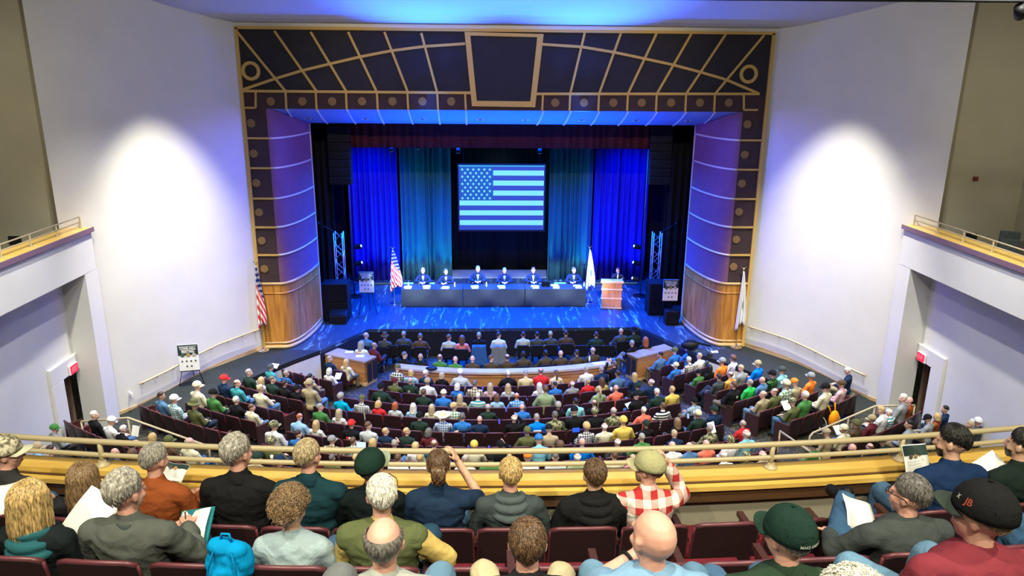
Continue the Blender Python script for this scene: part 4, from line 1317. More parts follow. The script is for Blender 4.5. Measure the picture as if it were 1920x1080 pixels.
# base words and unique labels
def words(p):
    hs = hair_spec(p['hair']); return hs[3]+' in '+top_name(p['top']) if not hs[3].startswith('person in') else hs[3]+' and '+top_name(p['top'])
def rowname(p): return '%s %s row' % (ORD[p['n']], p['blk'])
for p in people: p['base'] = words(p)
def shorten(t): return t
from collections import defaultdict
bc = defaultdict(list)
for p in people: bc[(p['base'], p['n'], p['blk'])].append(p)
for k, ps in bc.items():
    ps.sort(key=lambda p: p['x'])
    for j, p in enumerate(ps):
        pre = '' if len(ps) == 1 else ('left-hand ' if j == 0 else 'right-hand ' if j == len(ps)-1 else 'middle ')
        p['who'] = pre+p['base']; p['label'] = p['who']+', '+rowname(p)
rnd = random.Random(3)
TONES = ['fair', 'pink', 'fair', 'fair', 'pink', 'tan']
PANTS = [fabric(c) for c in ((.06, .14, .26), (.02, .03, .05), (.10, .20, .32), (.16, .13, .08), (.03, .03, .03))]
nseat = 0
for (blk, n) in sorted({(b, n) for b in ('left', 'centre', 'right') for n in range(0, 9)}):
    ps = sorted(rows.get((blk, n), []), key=lambda p: p['a'])
    off = 0 if blk == 'centre' else -.2; R = R0+RS*(n+off); da = math.degrees(PITCH/R)
    lo, hi = LIMS[blk]
    if blk == 'centre': lo, hi = CL_.get(n, (lo, hi))
    if blk == 'left': lo = {0: -29.6, 1: -35.0, 2: -34.6, 3: -34.4, 4: -34.6, 5: -35.2, 6: -36.5, 7: -37.5, 8: -38}[n]
    if blk == 'right': hi = {0: 35.4, 1: 37.2, 2: 36.0, 3: 36.0, 4: 36.2, 5: 37.0, 6: 39.0, 7: 40, 8: 40}[n]
    # cross aisle between the two banks of the side blocks
    if blk != 'centre' and n == 7: continue
    if not ps and n > 7: continue
    # best phase of the seat grid
    best = (1e9, 0)
    for s in range(20):
        ph = s/20
        e = sum(abs(((p['a']/da-ph+.5) % 1)-.5) for p in ps)
        if e < best[0]: best = (e, ph)
    ph = best[1]; ks = [k for k in range(-60, 60) if lo+da*.45 <= (k+ph)*da <= hi-da*.45]
    kset = set(ks)
    for p in ps:
        k = round(p['a']/da-ph); p['k'] = k
    for k in ks:
        a = (k+ph)*da
        q = pol(R, a); px, py, kk = proj(q+V(0, 0, .8))
        if px < -60 or px > 1980 or (py > 912 and n >= 7): continue
        if n < 6 and ramp_hit(q): continue
        if n == 6 and blk == 'right' and any(abs(m_['a']-a) < da*.6 and m_['x'] == 1546 for m_ in ps): continue
        occ = [p for p in ps if p['k'] == k]
        end = -1 if k-1 not in kset else 1 if k+1 not in kset else 0
        if occ: lab = 'maroon seat under '+occ[0]['who']
        else:
            near = sorted(ps, key=lambda p: abs(p['k']-k))
            if near:
                m = near[0]; dk = k-m['k']; side = 'right' if dk > 0 else 'left'
                cnt = {1: '', 2: 'second ', 3: 'third ', 4: 'fourth ', 5: 'fifth ', 6: 'sixth ', 7: 'seventh ', 8: 'eighth '}.get(abs(dk), 'far ')
                lab = '%sempty seat %s of %s' % (cnt, side, m['who'])
            else: lab = 'empty maroon seat, %s from the left in the unoccupied %s %s row' % (ORD[ks.index(k)] if ks.index(k) < 11 else 'further', ORD[n], blk)
        lab2 = lab+', '+ORD[n]+' row'
        if len(lab2.split()) > 16: lab2 = lab
        add_seat(q+V(0, 0, 0), rad(a)*1.0, lab2, None, end)
        nseat += 1
print('seats', nseat, 'people', len(people))
def auto_pose(p):
    if p['pose']: return p['pose']
    return rnd.choice(['lap', 'lap', 'cross', 'lap', 'down', 'wide'])
for p in people:
    hr, hat, hm_, _ = hair_spec(p['hair'])
    q = pol(p['R']-.0, p['a'])
    h = p['hair'].split()
    tone = rnd.choice(TONES)
    if p['hair'] == 'black' : tone = 'tan'
    if h[0] == 'bald': tone = 'pink'
    pose = auto_pose(p)
    # pelvis sits HB+ in front of the back
    loc = pol(p['R']-HB-.05, p['a'], zf(p['R'])-.0)
    child = pose == 'child'
    o = seat_person(pose, loc, rad(p['a']), tone, hr, top_mat(p['top']), rnd.choice(PANTS), p['label'], None, p['sc']*(1.0), hat, hm_)
    p['obj'] = o; p['pp'] = pose

# ---- prints on the backs of shirts
def shirt_print(x, y, kind):
    p = min(people, key=lambda p: abs(p['x']-x)+abs(p['y']-y)); o = p['obj']; F = POSE_CACHE[p['pp']][0]; n = F['j']['neck']; c = n+V(0, -.148, -.17)
    w_ = fabric((.75, .75, .72)); r_ = fabric((.6, .03, .03))
    if kind == 'ring':
        obj('emblem', MB().lathe([(.022, 0), (.038, 0), (.038, .006), (.022, .006), (.022, 0)], 16, Matrix.Translation(c+V(0, 0, .05)) @ Matrix.Rotation(PI/2, 4, 'X')), [fabric((.55, .55, .35))], o)
    elif kind == 'lines':
        obj('print', MB().box(c.x-.11, c.x+.11, c.y-.004, c.y+.02, c.z, c.z+.035).box(c.x-.06, c.x+.06, c.y-.004, c.y+.02, c.z-.05, c.z-.02), [w_], o)
    elif kind == 'redwhite':
        obj('print', MB().box(c.x-.10, c.x-.04, c.y-.004, c.y+.02, c.z-.01, c.z+.04), [r_], o)
        obj('print', MB().box(c.x-.03, c.x+.11, c.y-.004, c.y+.02, c.z-.01, c.z+.035), [w_], o)
    elif kind == 'mark':
        obj('print', MB().plate([c+V(-.09, -.006, .03), c+V(0, -.006, -.02), c+V(.09, -.006, .03), c+V(0, -.006, .01)], (0, .02, 0)), [fabric((.08, .1, .1))], o)
for a in ((714, 726, 'ring'), (769, 715, 'ring'), (1007, 785, 'lines'), (659, 797, 'redwhite'), (863, 700, 'mark'), (1376, 723, 'ring')): shirt_print(*a)
# ---- papers, phones and cups held in the stalls
def held(kind, x, y, label, h=.86, w=.21, hh=.28, tilt=-50, yaw=0, col=None):
    i, a = row_of(x, y, h); i = max(0, i); q = pol(R0+RS*i, a); q.z += h
    t = thing(kind, label, {'paper': 'paper', 'phone': 'phone', 'tablet': 'tablet', 'cup': 'cup'}[kind], q); t.rotation_euler = (rad(tilt), 0, rad(a+yaw))
    if kind == 'paper':
        obj('sheet', MB().sheet([[V(w*(u/4-.5), .008*math.sin(u*1.2), hh*(v/4-.5)) for u in range(5)] for v in range(5)]), [mat('white_sheet', (.85, .85, .83) if col is None else col, .7)], t, recalc=False).modifiers.new('thickness', 'SOLIDIFY').thickness = .002
    elif kind == 'cup':
        t.rotation_euler = (0, 0, 0); obj('body', MB().lathe([(.001, 0), (.028, 0), (.038, .11), (.034, .11), (.001, .01)], 12), [mat('white_sheet', (.85, .85, .83), .7)], t, smooth=True)
    else:
        obj('body', MB().box(-w/2, w/2, -.004, .006, -hh/2, hh/2), [mat('black_paint', (0, 0, 0))], t, bevel=.003)
        obj('screen', MB().box(-w/2+.006, w/2-.006, -.0065, -.004, -hh/2+.008, hh/2-.008), [emit('screen_%s_%d' % (kind, int(col[1]*100)), col, 1.2)], t)
held('tablet', 677, 836, 'bright white tablet screen held between the plaid shirt and the bobbed blond person', .95, .26, .22, -12, 0, (.65, .8, 1.0))
held('tablet', 1080, 806, 'small blue tablet screen held up in front of the curly blond person', 1.0, .20, .13, -8, 0, (.02, .12, 1.0))
held('phone', 1149, 672, 'phone with blue screen held up by the person in black jacket at the barrier', 1.45, .15, .08, -5, 0, (.05, .25, 1.0))
held('phone', 1290, 780, 'phone with pale blue screen in the hand of the person in cream cap', 1.0, .075, .15, -15, 0, (.3, .55, 1.0))
held('paper', 1334, 802, 'white and yellow sheet held beside the person in red, right of centre', 1.0, .24, .30, -25, 10, (.85, .85, .75))
held('paper', 1180, 760, 'folded white paper held by the person in black cap with head down', .85, .24, .18, -55, 20)
held('paper', 1341, 662, 'blue lit white paper held at the right end of the front rows', 1.05, .26, .20, -60, -20)
held('paper', 515, 686, 'blue lit white paper held by the person in dark grey beanie', 1.05, .26, .18, -55, 15)
held('paper', 254, 808, 'white paper held by the white-haired person near the left guard rail', .95, .23, .27, -20, 10)
held('paper', 1474, 760, 'white paper on the lap of the person in camouflage cap', .85, .24, .28, -45, -15)
held('paper', 634, 705, 'white paper on a lap beside the left pit counter', .8, .20, .26, -60, 15)
held('paper', 1571, 806, 'white paper held near the lower right guard rail', .9, .2, .26, -50, -15)
held('cup', 1146, 733, 'white paper cup beside the bald person in coral check shirt', .95)
held('cup', 510, 862, 'white cup seen between the balcony rails at the left', .95)
# ------------------------------------------------------------------ stage dressing
ZS = 1.1
M_VELB = fabric((.03, .02, .30)); M_VELT = fabric((.04, .12, .15)); M_VELR = fabric((.055, .010, .012)); M_DUV = fabric((.006, .006, .008))  # blue and teal of the stage light are mixed into the curtain cloth
M_SUIT = fabric((.012, .022, .05)); M_SUITK = fabric((.02, .022, .026))
M_WHITE = mat('white_paper', (.82, .82, .80), .7); M_GRILLE = mat('speaker_grille', (.004, .004, .006), .6, spec=.2)
M_ALU = mat('truss_aluminium', (.45, .48, .52), .35, metal=.8)
def curtain(name, x0, x1, z0, z1, Y, m, label, cat='curtain', pitch=.27, amp=.15, seed=0, group=None):
    mb = MB(); n = int((x1-x0)/pitch*10); rows_ = []
    for zi in range(7):
        t = zi/6; z = z0+(z1-z0)*t; row = []
        for i in range(n+1):
            x = i/n*(x1-x0); ph = x/pitch*2*PI+1.6*noise.noise(V(x*1.3, seed, 0))*3
            a = amp*(.55+.45*noise.noise(V(x*2.1, seed+5, 0))+.3*(1-t))
            row.append(V(x+.03*math.sin(ph*2)*(1-t), math.sin(ph)*a, z-z0))
        rows_.append(row)
    mb.sheet(rows_)
    o = obj(name, mb, [m], None, smooth=True, recalc=False); o.location = (x0, Y, z0)
    sol = o.modifiers.new('thickness', 'SOLIDIFY'); sol.thickness = .01
    return tag(o, label, cat, group)
xat = lambda px, Y, y=400: atY(px, y, Y).x
YC = 33.0
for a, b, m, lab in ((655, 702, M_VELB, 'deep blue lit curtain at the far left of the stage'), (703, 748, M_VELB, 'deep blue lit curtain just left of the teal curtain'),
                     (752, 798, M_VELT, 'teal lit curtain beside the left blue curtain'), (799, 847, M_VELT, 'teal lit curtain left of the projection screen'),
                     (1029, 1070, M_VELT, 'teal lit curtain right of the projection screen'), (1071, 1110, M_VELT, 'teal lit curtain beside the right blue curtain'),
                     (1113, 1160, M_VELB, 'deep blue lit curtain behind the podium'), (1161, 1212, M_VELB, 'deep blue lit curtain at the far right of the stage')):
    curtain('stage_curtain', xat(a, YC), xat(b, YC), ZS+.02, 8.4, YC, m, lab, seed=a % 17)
curtain('valance', xat(664, 28), xat(1212, 28), atY(930, 278, 28).z, 8.75, 28.05, M_VELR, 'short dark red pleated valance across the top of the stage opening', 'valance', .30, .055, 3)
for s in (-1, 1):
    nm = 'left' if s < 0 else 'right'
    x0, x1 = sorted((s*9.2, s*6.55))
    curtain('masking_curtain', x0, x1, ZS+.02, 8.7, 29.0, M_DUV, 'black masking leg at the %s edge of the stage behind the hanging speaker' % nm, 'curtain', .3, .05, 2)
    x0, x1 = sorted((s*9.2, s*7.0))
    curtain('masking_curtain', x0, x1, ZS+.02, 8.7, 31.2, M_DUV, 'black masking leg further upstage on the %s' % nm, 'curtain', .3, .05, 5)
curtain('black_backdrop', -3.4, 3.4, ZS+.005, 8.7, 34.95, M_DUV, 'black backdrop upstage behind the projection screen', 'curtain', .35, .06, 7)
# projection screen showing the flag
scL, scR = atY(860, 311, 31.0), atY(1019, 431, 31.0)
SW = scR.x-scL.x; SH = atY(940, 310, 31).z-atY(940, 431, 31).z
ps = thing('projection_screen', 'hanging projection screen showing a blue tinted stars and stripes flag', 'screen', ((scL.x+scR.x)/2, 31.0, atY(940, 431, 31).z))
e1, e2, e3, e4, e5 = emit('screen_pale', (.22, .80, 1.0), 1.05), emit('screen_stripe', (.035, .075, .62), .9), emit('screen_canton', (.01, .12, .60), .9), emit('screen_top', (.10, .14, .60), .8), emit('screen_edge', (.05, .55, .95), .9)
obj('frame', MB().box(-SW/2-.06, SW/2+.06, .0, .06, -.08, SH+.06), [M_BLACK], ps, bevel=.01)
obj('picture', MB().box(-SW/2, SW/2, -.012, 0, 0, SH), [e2], ps)
sh = SH/13
for k in range(13):
    if k % 2 == 1:
        z1 = SH-sh*k; z0 = z1-sh; xa = -SW/2+SW*.40 if k < 7 else -SW/2+.02
        obj('pale_stripe', MB().box(xa, SW/2-.03, -.022, -.013, z0, z1), [e1], ps)
obj('top_glow', MB().box(-SW/2, SW/2, -.024, -.012, SH-.05, SH), [e5], ps)
obj('canton', MB().box(-SW/2+.03, -SW/2+SW*.40, -.022, -.013, SH-sh*7, SH-.06), [e3], ps)
mb = MB()
for r in range(9):
    for c in range(6 if r % 2 == 0 else 5):
        cx_ = -SW/2+.03+SW*.385*(c+.5+(.5 if r % 2 else 0))/6; cz_ = SH-.10-(sh*7-.12)*(r+.5)/9
        pts = []
        for k in range(10):
            rr = .070 if k % 2 == 0 else .030; a = PI/2+k*PI/5
            pts.append((cx_+rr*math.cos(a), -.024, cz_+rr*math.sin(a)))
        mb.plate(pts, (0, -.004, 0))
obj('stars', mb, [e1], ps)
for x in (-SW/2+.2, SW/2-.2): obj('cable', MB().tube([(x, .03, SH+.05), (x, .03, 9.62-ps.location.z)], .008, 5), [M_BLACK], ps)
# upstage platform floor
t = tag(obj('upstage_riser', MB().box(-2.3, 2.4, 33.4, 34.8, ZS, ZS+.04), [mat('grey_riser', (.16, .16, .17), .6)]), 'low grey riser upstage in the dark gap between the teal curtains', 'riser')
spot('upstage_light', (0, 33.6, 9.0), (0, 34.2, 1.1), 260, (.8, .85, 1.0), 60, .6)
# light bars at the foot of the curtains
for (a, b, y, em, lc, pw, lab) in ((756, 776, 517, (.15, .9, .62), CYAN, 110, 'cyan light bar on the floor below the left teal curtain'), (797, 816, 517, (.2, .9, .85), CYAN, 110, 'cyan light bar between the two left panellists'),
                               (1038, 1062, 516, (.15, .8, .9), CYAN, 110, 'cyan light bar on the floor below the right teal curtain'), (686, 740, 520, (.1, .25, .8), BLUE, 190, 'long blue light bar below the left blue curtain'),
                               (1112, 1196, 516, (.12, .4, .95), BLUE, 190, 'long blue light bar behind the podium')):
    Pa, Pb = atY(a, y, 32.3), atY(b, y, 32.3); w_ = Pb.x-Pa.x
    t = thing('light_bar', lab, 'stage light', ((Pa.x+Pb.x)/2, 32.3, ZS))
    obj('housing', MB().box(-w_/2, w_/2, -.06, .06, .0, .13), [M_BLACK], t, bevel=.01)
    obj('lens', MB().box(-w_/2+.02, w_/2-.02, -.075, -.06, .04, .12), [emit('lens_%d' % a, em, 1.2 if a not in (686, 1112) else .25)], t)
    for q_ in (-1, 1):
        spot('bar_light', ((Pa.x+Pb.x)/2+q_*.8, 32.25, 1.25), ((Pa.x+Pb.x)/2+q_*1.0, 32.85, 4.0), pw*(3.0 if lc is BLUE else 4.2), lc, 80, 1, .06)
for x, c in ((-5.7, BLUE), (5.7, BLUE), (-3.4, CYAN), (3.4, CYAN)):
    spot('curtain_light', (x, 29.6, 8.6), (x, 33.1, 4.6), 2600 if c is BLUE else 260, c, 60 if c is BLUE else 44, 1, .2)
for a, y in ((734, 284), (784, 279), (859, 287), (1012, 288)):
    q = atY(a, y, 29.4); t = thing('hanging_stage_lamp', 'small hanging stage lamp %s behind the valance' % {734: 'at far left', 784: 'second from left', 859: 'above the screen left corner', 1012: 'above the screen right corner'}[a], 'stage light', q)
    obj('body', MB().lathe([(.001, .2), (.07, .2), (.09, 0), (.001, .01)], 12), [M_BLACK], t, smooth=True)
    obj('lens', MB().lathe([(.001, -.004), (.075, -.004), (.075, .0), (.001, 0)], 12), [emit('small_lamp', (.1, .5, 1), 1.5)], t)
    obj('hanger', MB().tube([(0, 0, .2), (0, 0, 9.62-q.z)], .012, 5), [M_BLACK], t)

# hanging line arrays
for s in (-1, 1):
    q = atY(639 if s < 0 else 1236, 347, 27.75); nm = 'left' if s < 0 else 'right'
    la = thing('line_array_speaker', 'black hanging line array speaker at the %s of the stage opening' % nm, 'speaker', (q.x, 27.75, q.z+.02))
    for k in range(7):
        z = .31*k; y = -.02*(6-k)**1.3*.3
        cb = obj('cabinet', MB().box(-.40, .40, y, y+.45, z, z+.295), [M_BLACK], la, bevel=.012)
        obj('grille', MB().box(-.37, .37, y-.012, y, z+.03, z+.265), [M_GRILLE], cb)
    obj('bumper', MB().box(-.36, .36, 0, .5, 2.18, 2.24), [M_BLACK], la)
    for x in (-.3, .3): obj('chain', MB().tube([(x, .2, 2.2), (x, .2, 9.6-q.z)], .012, 5), [M_BLACK], la)
    # stacked subwoofers and truss tower
    b0 = atz(630 if s < 0 else 1238, 603 if s < 0 else 592, ZS); zt = atY(630, 533, b0.y).z-ZS
    sb = thing('subwoofer_stack', 'tall black speaker stack at the %s of the stage' % nm, 'speaker', (b0.x, b0.y+.4, ZS))
    for k in range(2):
        h = zt/2
        cb = obj('cabinet', MB().box(-.48, .48, -.38, .38, h*k+.005, h*(k+1)-.005), [M_BLACK], sb, bevel=.015)
        obj('grille', MB().box(-.44, .44, -.395, -.38, h*k+.04, h*(k+1)-.04), [M_GRILLE], cb)
    tw = thing('truss_tower', 'blue lit aluminium truss tower standing behind the %s speaker stack' % nm, 'truss', (b0.x+(.05 if s < 0 else -.05), b0.y+1.15, ZS))
    top = atY(627, 435, b0.y+1.15).z-ZS; hw = .16
    for i, (x, y) in enumerate(((-hw, -hw), (hw, -hw), (hw, hw), (-hw, hw))):
        obj('chord', MB().tube([(x, y, 0), (x, y, top)], .025, 6), [M_ALU], tw, smooth=True)
    mb = MB(); n = 9
    for i in range(n):
        za, zb = top*i/n, top*(i+1)/n
        c = ((-hw, -hw), (hw, -hw), (hw, hw), (-hw, hw))
        for k in range(4):
            a, b = c[k], c[(k+1) % 4]
            if i % 2: a, b = b, a
            mb.tube([(a[0], a[1], za), (b[0], b[1], zb)], .012, 5)
    obj('lacing', mb, [M_ALU], tw)
    obj('base_plate', MB().box(-.3, .3, -.3, .3, 0, .03), [M_ALU], tw, bevel=.005)
    obj('top_arm', MB().tube([(s*.15, 0, top), (s*.7, -.1, top+.35)], .025, 6).ball((s*.72, -.1, top+.36), .07, 6), [M_BLACK], tw, smooth=True)
    # lamp boom with three side lights
    bx = atY(662 if s < 0 else 1203, 500, 30.4).x
    bm = thing('lamp_boom', 'black vertical boom carrying side lights at the %s of the stage' % nm, 'stage light', (bx, 30.4, ZS))
    obj('pole', MB().tube([(0, 0, 0), (0, 0, 6.6)], .03, 8), [mat('dark_steel', (.10, .11, .13), .4, metal=.6)], bm, smooth=True)
    obj('base', MB().lathe([(.001, .0), (.3, 0), (.3, .04), (.001, .05)], 16), [M_BLACK], bm)
    for y in (464, 495, 525):
        z = atY(700, y, 30.4).z-ZS
        f = obj('lamp', MB().lathe([(.001, .0), (.10, 0), (.12, .28), (.001, .28)], 12, Matrix.Translation((-s*.1, 0, z)) @ Matrix.Rotation(-s*rad(75), 4, 'Y')), [M_BLACK], bm, smooth=True, angle=40)
        obj('lens', MB().ball((-s*.36, -.02, z+.07), .055, 6), [emit('lamp_white_lens', (.5, .9, 1.0), 3)], f)
wedge = thing('wedge_monitor', 'low black wedge speaker in front of the left speaker stack', 'speaker', atz(634, 608, ZS)+V(0, .2, 0))
obj('cabinet', MB().prism([(-.32, -.22), (.32, -.22), (.32, .22), (-.32, .22)], 0, [.32, .32, .52, .52]), [M_BLACK], wedge, bevel=.02)
obj('grille', MB().plate([(-.29, -.20, .345), (.29, -.20, .345), (.29, .19, .53), (-.29, .19, .53)], (0, 0, .01)), [M_GRILLE], wedge)
wedge = thing('small_speaker', 'small blue lit speaker box below the right easel sign', 'speaker', atz(1255, 606, ZS)+V(.05, -.05, 0))
obj('cabinet', MB().box(-.26, .26, -.2, .2, 0, .55), [M_BLACK], wedge, bevel=.02)
obj('grille', MB().box(-.23, .23, -.215, -.2, .04, .51), [M_GRILLE], wedge)
obj('cone', MB().lathe([(.001, 0), (.05, .0), (.09, .012), (.001, .004)], 14, Matrix.Translation((0, -.216, .28)) @ Matrix.Rotation(PI/2, 4, 'X')), [M_BLACK], wedge)

# ---- flags
def flag(px, py, ptop, z0, us, label, lean=0, w=.42, Ycap=None):
    b = atz(px, py, z0)+V(.12 if px < 600 else -.30 if px > 1300 else 0, -.5 if px < 600 else -.85 if px > 1300 else 0, 0); H = atY(px, ptop, b.y).z-z0
    t = thing('flag_stand', label, 'flag', b)
    obj('base', MB().lathe([(.001, 0), (.20, 0), (.20, .025), (.05, .06), (.03, .14), (.001, .14)], 20), [M_CHROME], t, smooth=True, angle=50)
    obj('pole', MB().tube([(0, 0, .1), (0, 0, H-.1)], .014, 8), [mat('gilt_pole', (.55, .42, .15), .3, metal=.7)], t, smooth=True)
    fin = MB().ball((0, 0, H-.08), .035, 6)
    for q in (-1, 1): fin.plate([(0, 0, H-.06), (q*.10, 0, H+.02), (q*.07, 0, H-.04), (q*.02, 0, H-.07)], (0, .012, 0))
    obj('finial', fin, [mat('gilt', (.75, .6, .3), .25, metal=1)], t)
    # cloth falling in folds from the pole
    mb = MB(); rows_ = []; Lf = H*.74
    for i in range(25):
        v = i/24; row = []
        for k in range(49):
            u = k/48; ww = (w*.10+w*(v**.75)*(1-.25*max(0, v-.75)*4*(u)))*(.9)
            fold = math.sin(u*PI*7+v*1.5)*(.015+.05*v)
            drop = Lf*v*(1-.10*math.sin(u*PI)*v)-.18*u*v
            row.append(V((u-.28)*ww, fold-.03, H-.16-drop))
        rows_.append(row)
    mb.sheet(rows_)
    m, nt, bs = _nt('flag_cloth_%d' % px)
    uvn = nt.nodes.new('ShaderNodeTexCoord'); sep = nt.nodes.new('ShaderNodeSeparateXYZ'); nt.links.new(uvn.outputs['UV'], sep.inputs[0])
    if us:
        d = math_node(nt, 'MULTIPLY', sep.outputs[1], v=.9); d = math_node(nt, 'ADD', d, math_node(nt, 'MULTIPLY', sep.outputs[0], v=.9))
        st = math_node(nt, 'GREATER_THAN', math_node(nt, 'FRACT', math_node(nt, 'MULTIPLY', d, v=6.5)), v=.5)
        stripes = mixc(nt, st, (.62, .02, .05), (.85, .85, .85))
        vor = nt.nodes.new('ShaderNodeTexVoronoi'); vor.inputs['Scale'].default_value = 11; vor.inputs['Randomness'].default_value = .15
        nt.links.new(uvn.outputs['UV'], vor.inputs['Vector'])
        sd_ = math_node(nt, 'LESS_THAN', vor.outputs['Distance'], v=.30)
        cant = mixc(nt, sd_, (.01, .02, .16), (.85, .85, .9))
        cm = math_node(nt, 'GREATER_THAN', math_node(nt, 'ADD', sep.outputs[1], math_node(nt, 'MULTIPLY', sep.outputs[0], v=.35)), v=.78)
        nt.links.new(mixc(nt, cm, stripes, cant), bs.inputs['Base Color'])
    else:
        vor = nt.nodes.new('ShaderNodeVectorMath'); vor.operation = 'DISTANCE'; vor.inputs[1].default_value = (.55, .38, 0)
        nt.links.new(uvn.outputs['UV'], vor.inputs[0])
        ring = math_node(nt, 'LESS_THAN', vor.outputs['Value'], v=.11)
        nt.links.new(mixc(nt, ring, (.80, .80, .80), (.25, .33, .30)), bs.inputs['Base Color'])
    bs.inputs['Roughness'].default_value = .7
    o = obj('cloth', mb, [m], t, smooth=True, recalc=False)
    uv = o.data.uv_layers.new(name='uv')
    for poly in o.data.polygons:
        for li in poly.loop_indices:
            vi = o.data.loops[li].vertex_index; uv.data[li].uv = ((vi % 49)/48, 1-(vi//49)/24)
    sol = o.modifiers.new('thickness', 'SOLIDIFY'); sol.thickness = .004
    return t
flag(740, 569, 463, ZS, True, 'stars and stripes flag on a gilt pole beside the left end of the panel table', w=.62)
flag(1102, 567, 461, ZS, False, 'white flag on a gilt pole at the right end of the panel table', w=.44)
flag(495, 648, 490, ZS, True, 'stars and stripes flag against the left proscenium edge', w=.40)
flag(1381, 636, 500, ZS, False, 'white flag against the right proscenium edge by the handrail', w=.36)

# ---- town hall meeting boards on easels
def easel(px, py, z0, ytop, wpx, label, rz=0, lean=0):
    b = atz(px, py, z0); k = proj(b)[2]/FPX; W = wpx*k; Hh = W*1.45
    zb = atY(px, ytop, b.y).z-z0-Hh
    t = thing('easel_sign', label, 'sign', b, rz)
    for x0, x1, y0 in ((-.06, -W*.62, -.02), (.06, W*.62, -.02), (0, 0, .5)):
        obj('leg', MB().tube([(x0, .03, zb+Hh*.9), (x1, y0+.03, 0)], .012, 6), [M_BLACK], t, smooth=True)
    obj('board', MB().box(-W/2, W/2, -.02, 0, zb, zb+Hh), [M_WHITE], t)
    obj('header_panel', MB().box(-W/2, W/2, -.026, -.0205, zb+Hh*.60, zb+Hh), [mat('dark_green_print', (.012, .035, .03), .6)], t)
    for txt, zz, ww, s_ in (('TOWN HALL', .855, .82, .12), ('MEETING', .735, .62, .12)):
        me = text_mesh(txt, W*s_*1.9, .002, width=W*ww); me.materials.append(M_WHITE)
        o = obj('lettering', me, None, t); o.rotation_euler = (PI/2, 0, 0); o.location = (0, -.030, zb+Hh*zz)
    obj('small_print', MB().box(-W*.45, W*.45, -.029, -.0265, zb+Hh*.935, zb+Hh*.945), [M_WHITE], t)
    cols = (fabric((.06, .12, .10)), fabric((.45, .30, .10)), fabric((.50, .45, .40)))
    for i in range(3): obj('portrait', MB().ball(((i-1)*W*.28, -.024, zb+Hh*.60), (W*.11, .006, W*.10), 8), [cols[i]], t, smooth=True)
    for r, xs in ((0, (-.33, -.11, .11, .33)), (1, (-.11, .11))):
        for x in xs: obj('small_portrait', MB().ball((x*W, -.024, zb+Hh*(.37-.2*r)), (W*.05, .006, W*.055), 6), [fabric((.10, .11, .12))], t, smooth=True)
    obj('ledge', MB().box(-W/2, W/2, -.05, .02, zb-.02, zb), [M_BLACK], t)
    return t
easel(690, 590, ZS, 510, 27, 'town hall meeting board on an easel between the left speaker stack and the flag')
easel(1253, 604, ZS, 524, 28, 'town hall meeting board on an easel in front of the right speaker stack')
e = easel(360, 722, .80, 646, 35, 'town hall meeting board on an easel against the curved left wall', rz=rad(12))

# ---- panel table, podium
T0, T1 = atz(752, 577, ZS), atz(1098, 574, ZS)
tw = (T1.x-T0.x)/3; ty = (T0.y+T1.y)/2
M_SKIRT = fabric((.035, .036, .045))
for i in range(3):
    xc = T0.x+tw*(i+.5)
    t = thing('panel_table', '%s section of the black skirted panel table' % ('left', 'middle', 'right')[i], 'table', (xc, ty+.38, ZS), group='panel tables')
    obj('tabletop', MB().box(-tw/2+.01, tw/2-.01, -.38, .38, .73, .765), [fabric((.03, .04, .07))], t, bevel=.005)
    mb = MB(); n = 120; rr = []
    for z in (.03, .4, .73):
        rr.append([V(-tw/2+.015+(tw-.03)*k/n, -.385+.012*math.sin(k*1.3+z)*(1.2-z), z) for k in range(n+1)])
    mb.sheet(rr); obj('skirt', mb, [M_SKIRT], t, smooth=True)
    for x in (-tw/2+.02, tw/2-.02):
        obj('skirt_side', MB().box(x-.004, x+.004, -.38, .38, .03, .73), [M_SKIRT], t)
    for x in (-tw/2+.1, tw/2-.1):
        for y in (-.3, .3): obj('leg', MB().tube([(x, y, 0), (x, y, .73)], .018, 6), [M_BLACK], t)
POSES['panel'] = dict(neck=(0, .02, 1.02), elb_l=(-.29, .13, .80), elb_r=(.29, .13, .80), hand_l=(-.10, .36, .82), hand_r=(.10, .36, .82), nod=-8)
POSES['panel_t'] = dict(neck=(0, .02, 1.02), elb_l=(-.29, .13, .80), elb_r=(.29, .13, .80), hand_l=(-.04, .36, .82), hand_r=(.16, .38, .82), yaw=30, nod=-4)
def suit_front(o, F, tie):
    """white shirt wedge and tie on a suited figure"""
    n = F['j']['neck']
    c = n+V(0, .105, -.06)
    obj('shirt_front', MB().plate([c+V(-.045, -.03, .05), c+V(.045, -.03, .05), c+V(0, .015, -.20)], (0, .018, 0)), [fabric((.8, .8, .8))], o)
    if tie: obj('necktie', MB().plate([c+V(-.012, -.012, .03), c+V(.012, -.012, .03), c+V(.018, .012, -.15), c+V(0, .016, -.19), c+V(-.018, .012, -.15)], (0, .024, 0)), [fabric(tie)], o)
def office_chair(loc, rz, label, group=None):
    t = thing('panel_chair', label, 'chair', loc, rz, group)
    obj('seat', MB().box(-.24, .24, -.22, .24, .41, .47), [fabric((.01, .01, .012))], t, bevel=.02)
    obj('backrest', MB().box(-.23, .23, -.29, -.25, .52, .86), [fabric((.01, .01, .012))], t, bevel=.02)
    for x in (-.21, .21):
        for y in (-.25, .22): obj('leg', MB().tube([(x, y, 0), (x, y, .42 if y > 0 else .84)], .012, 6), [M_CHROME], t, smooth=True)
    return t
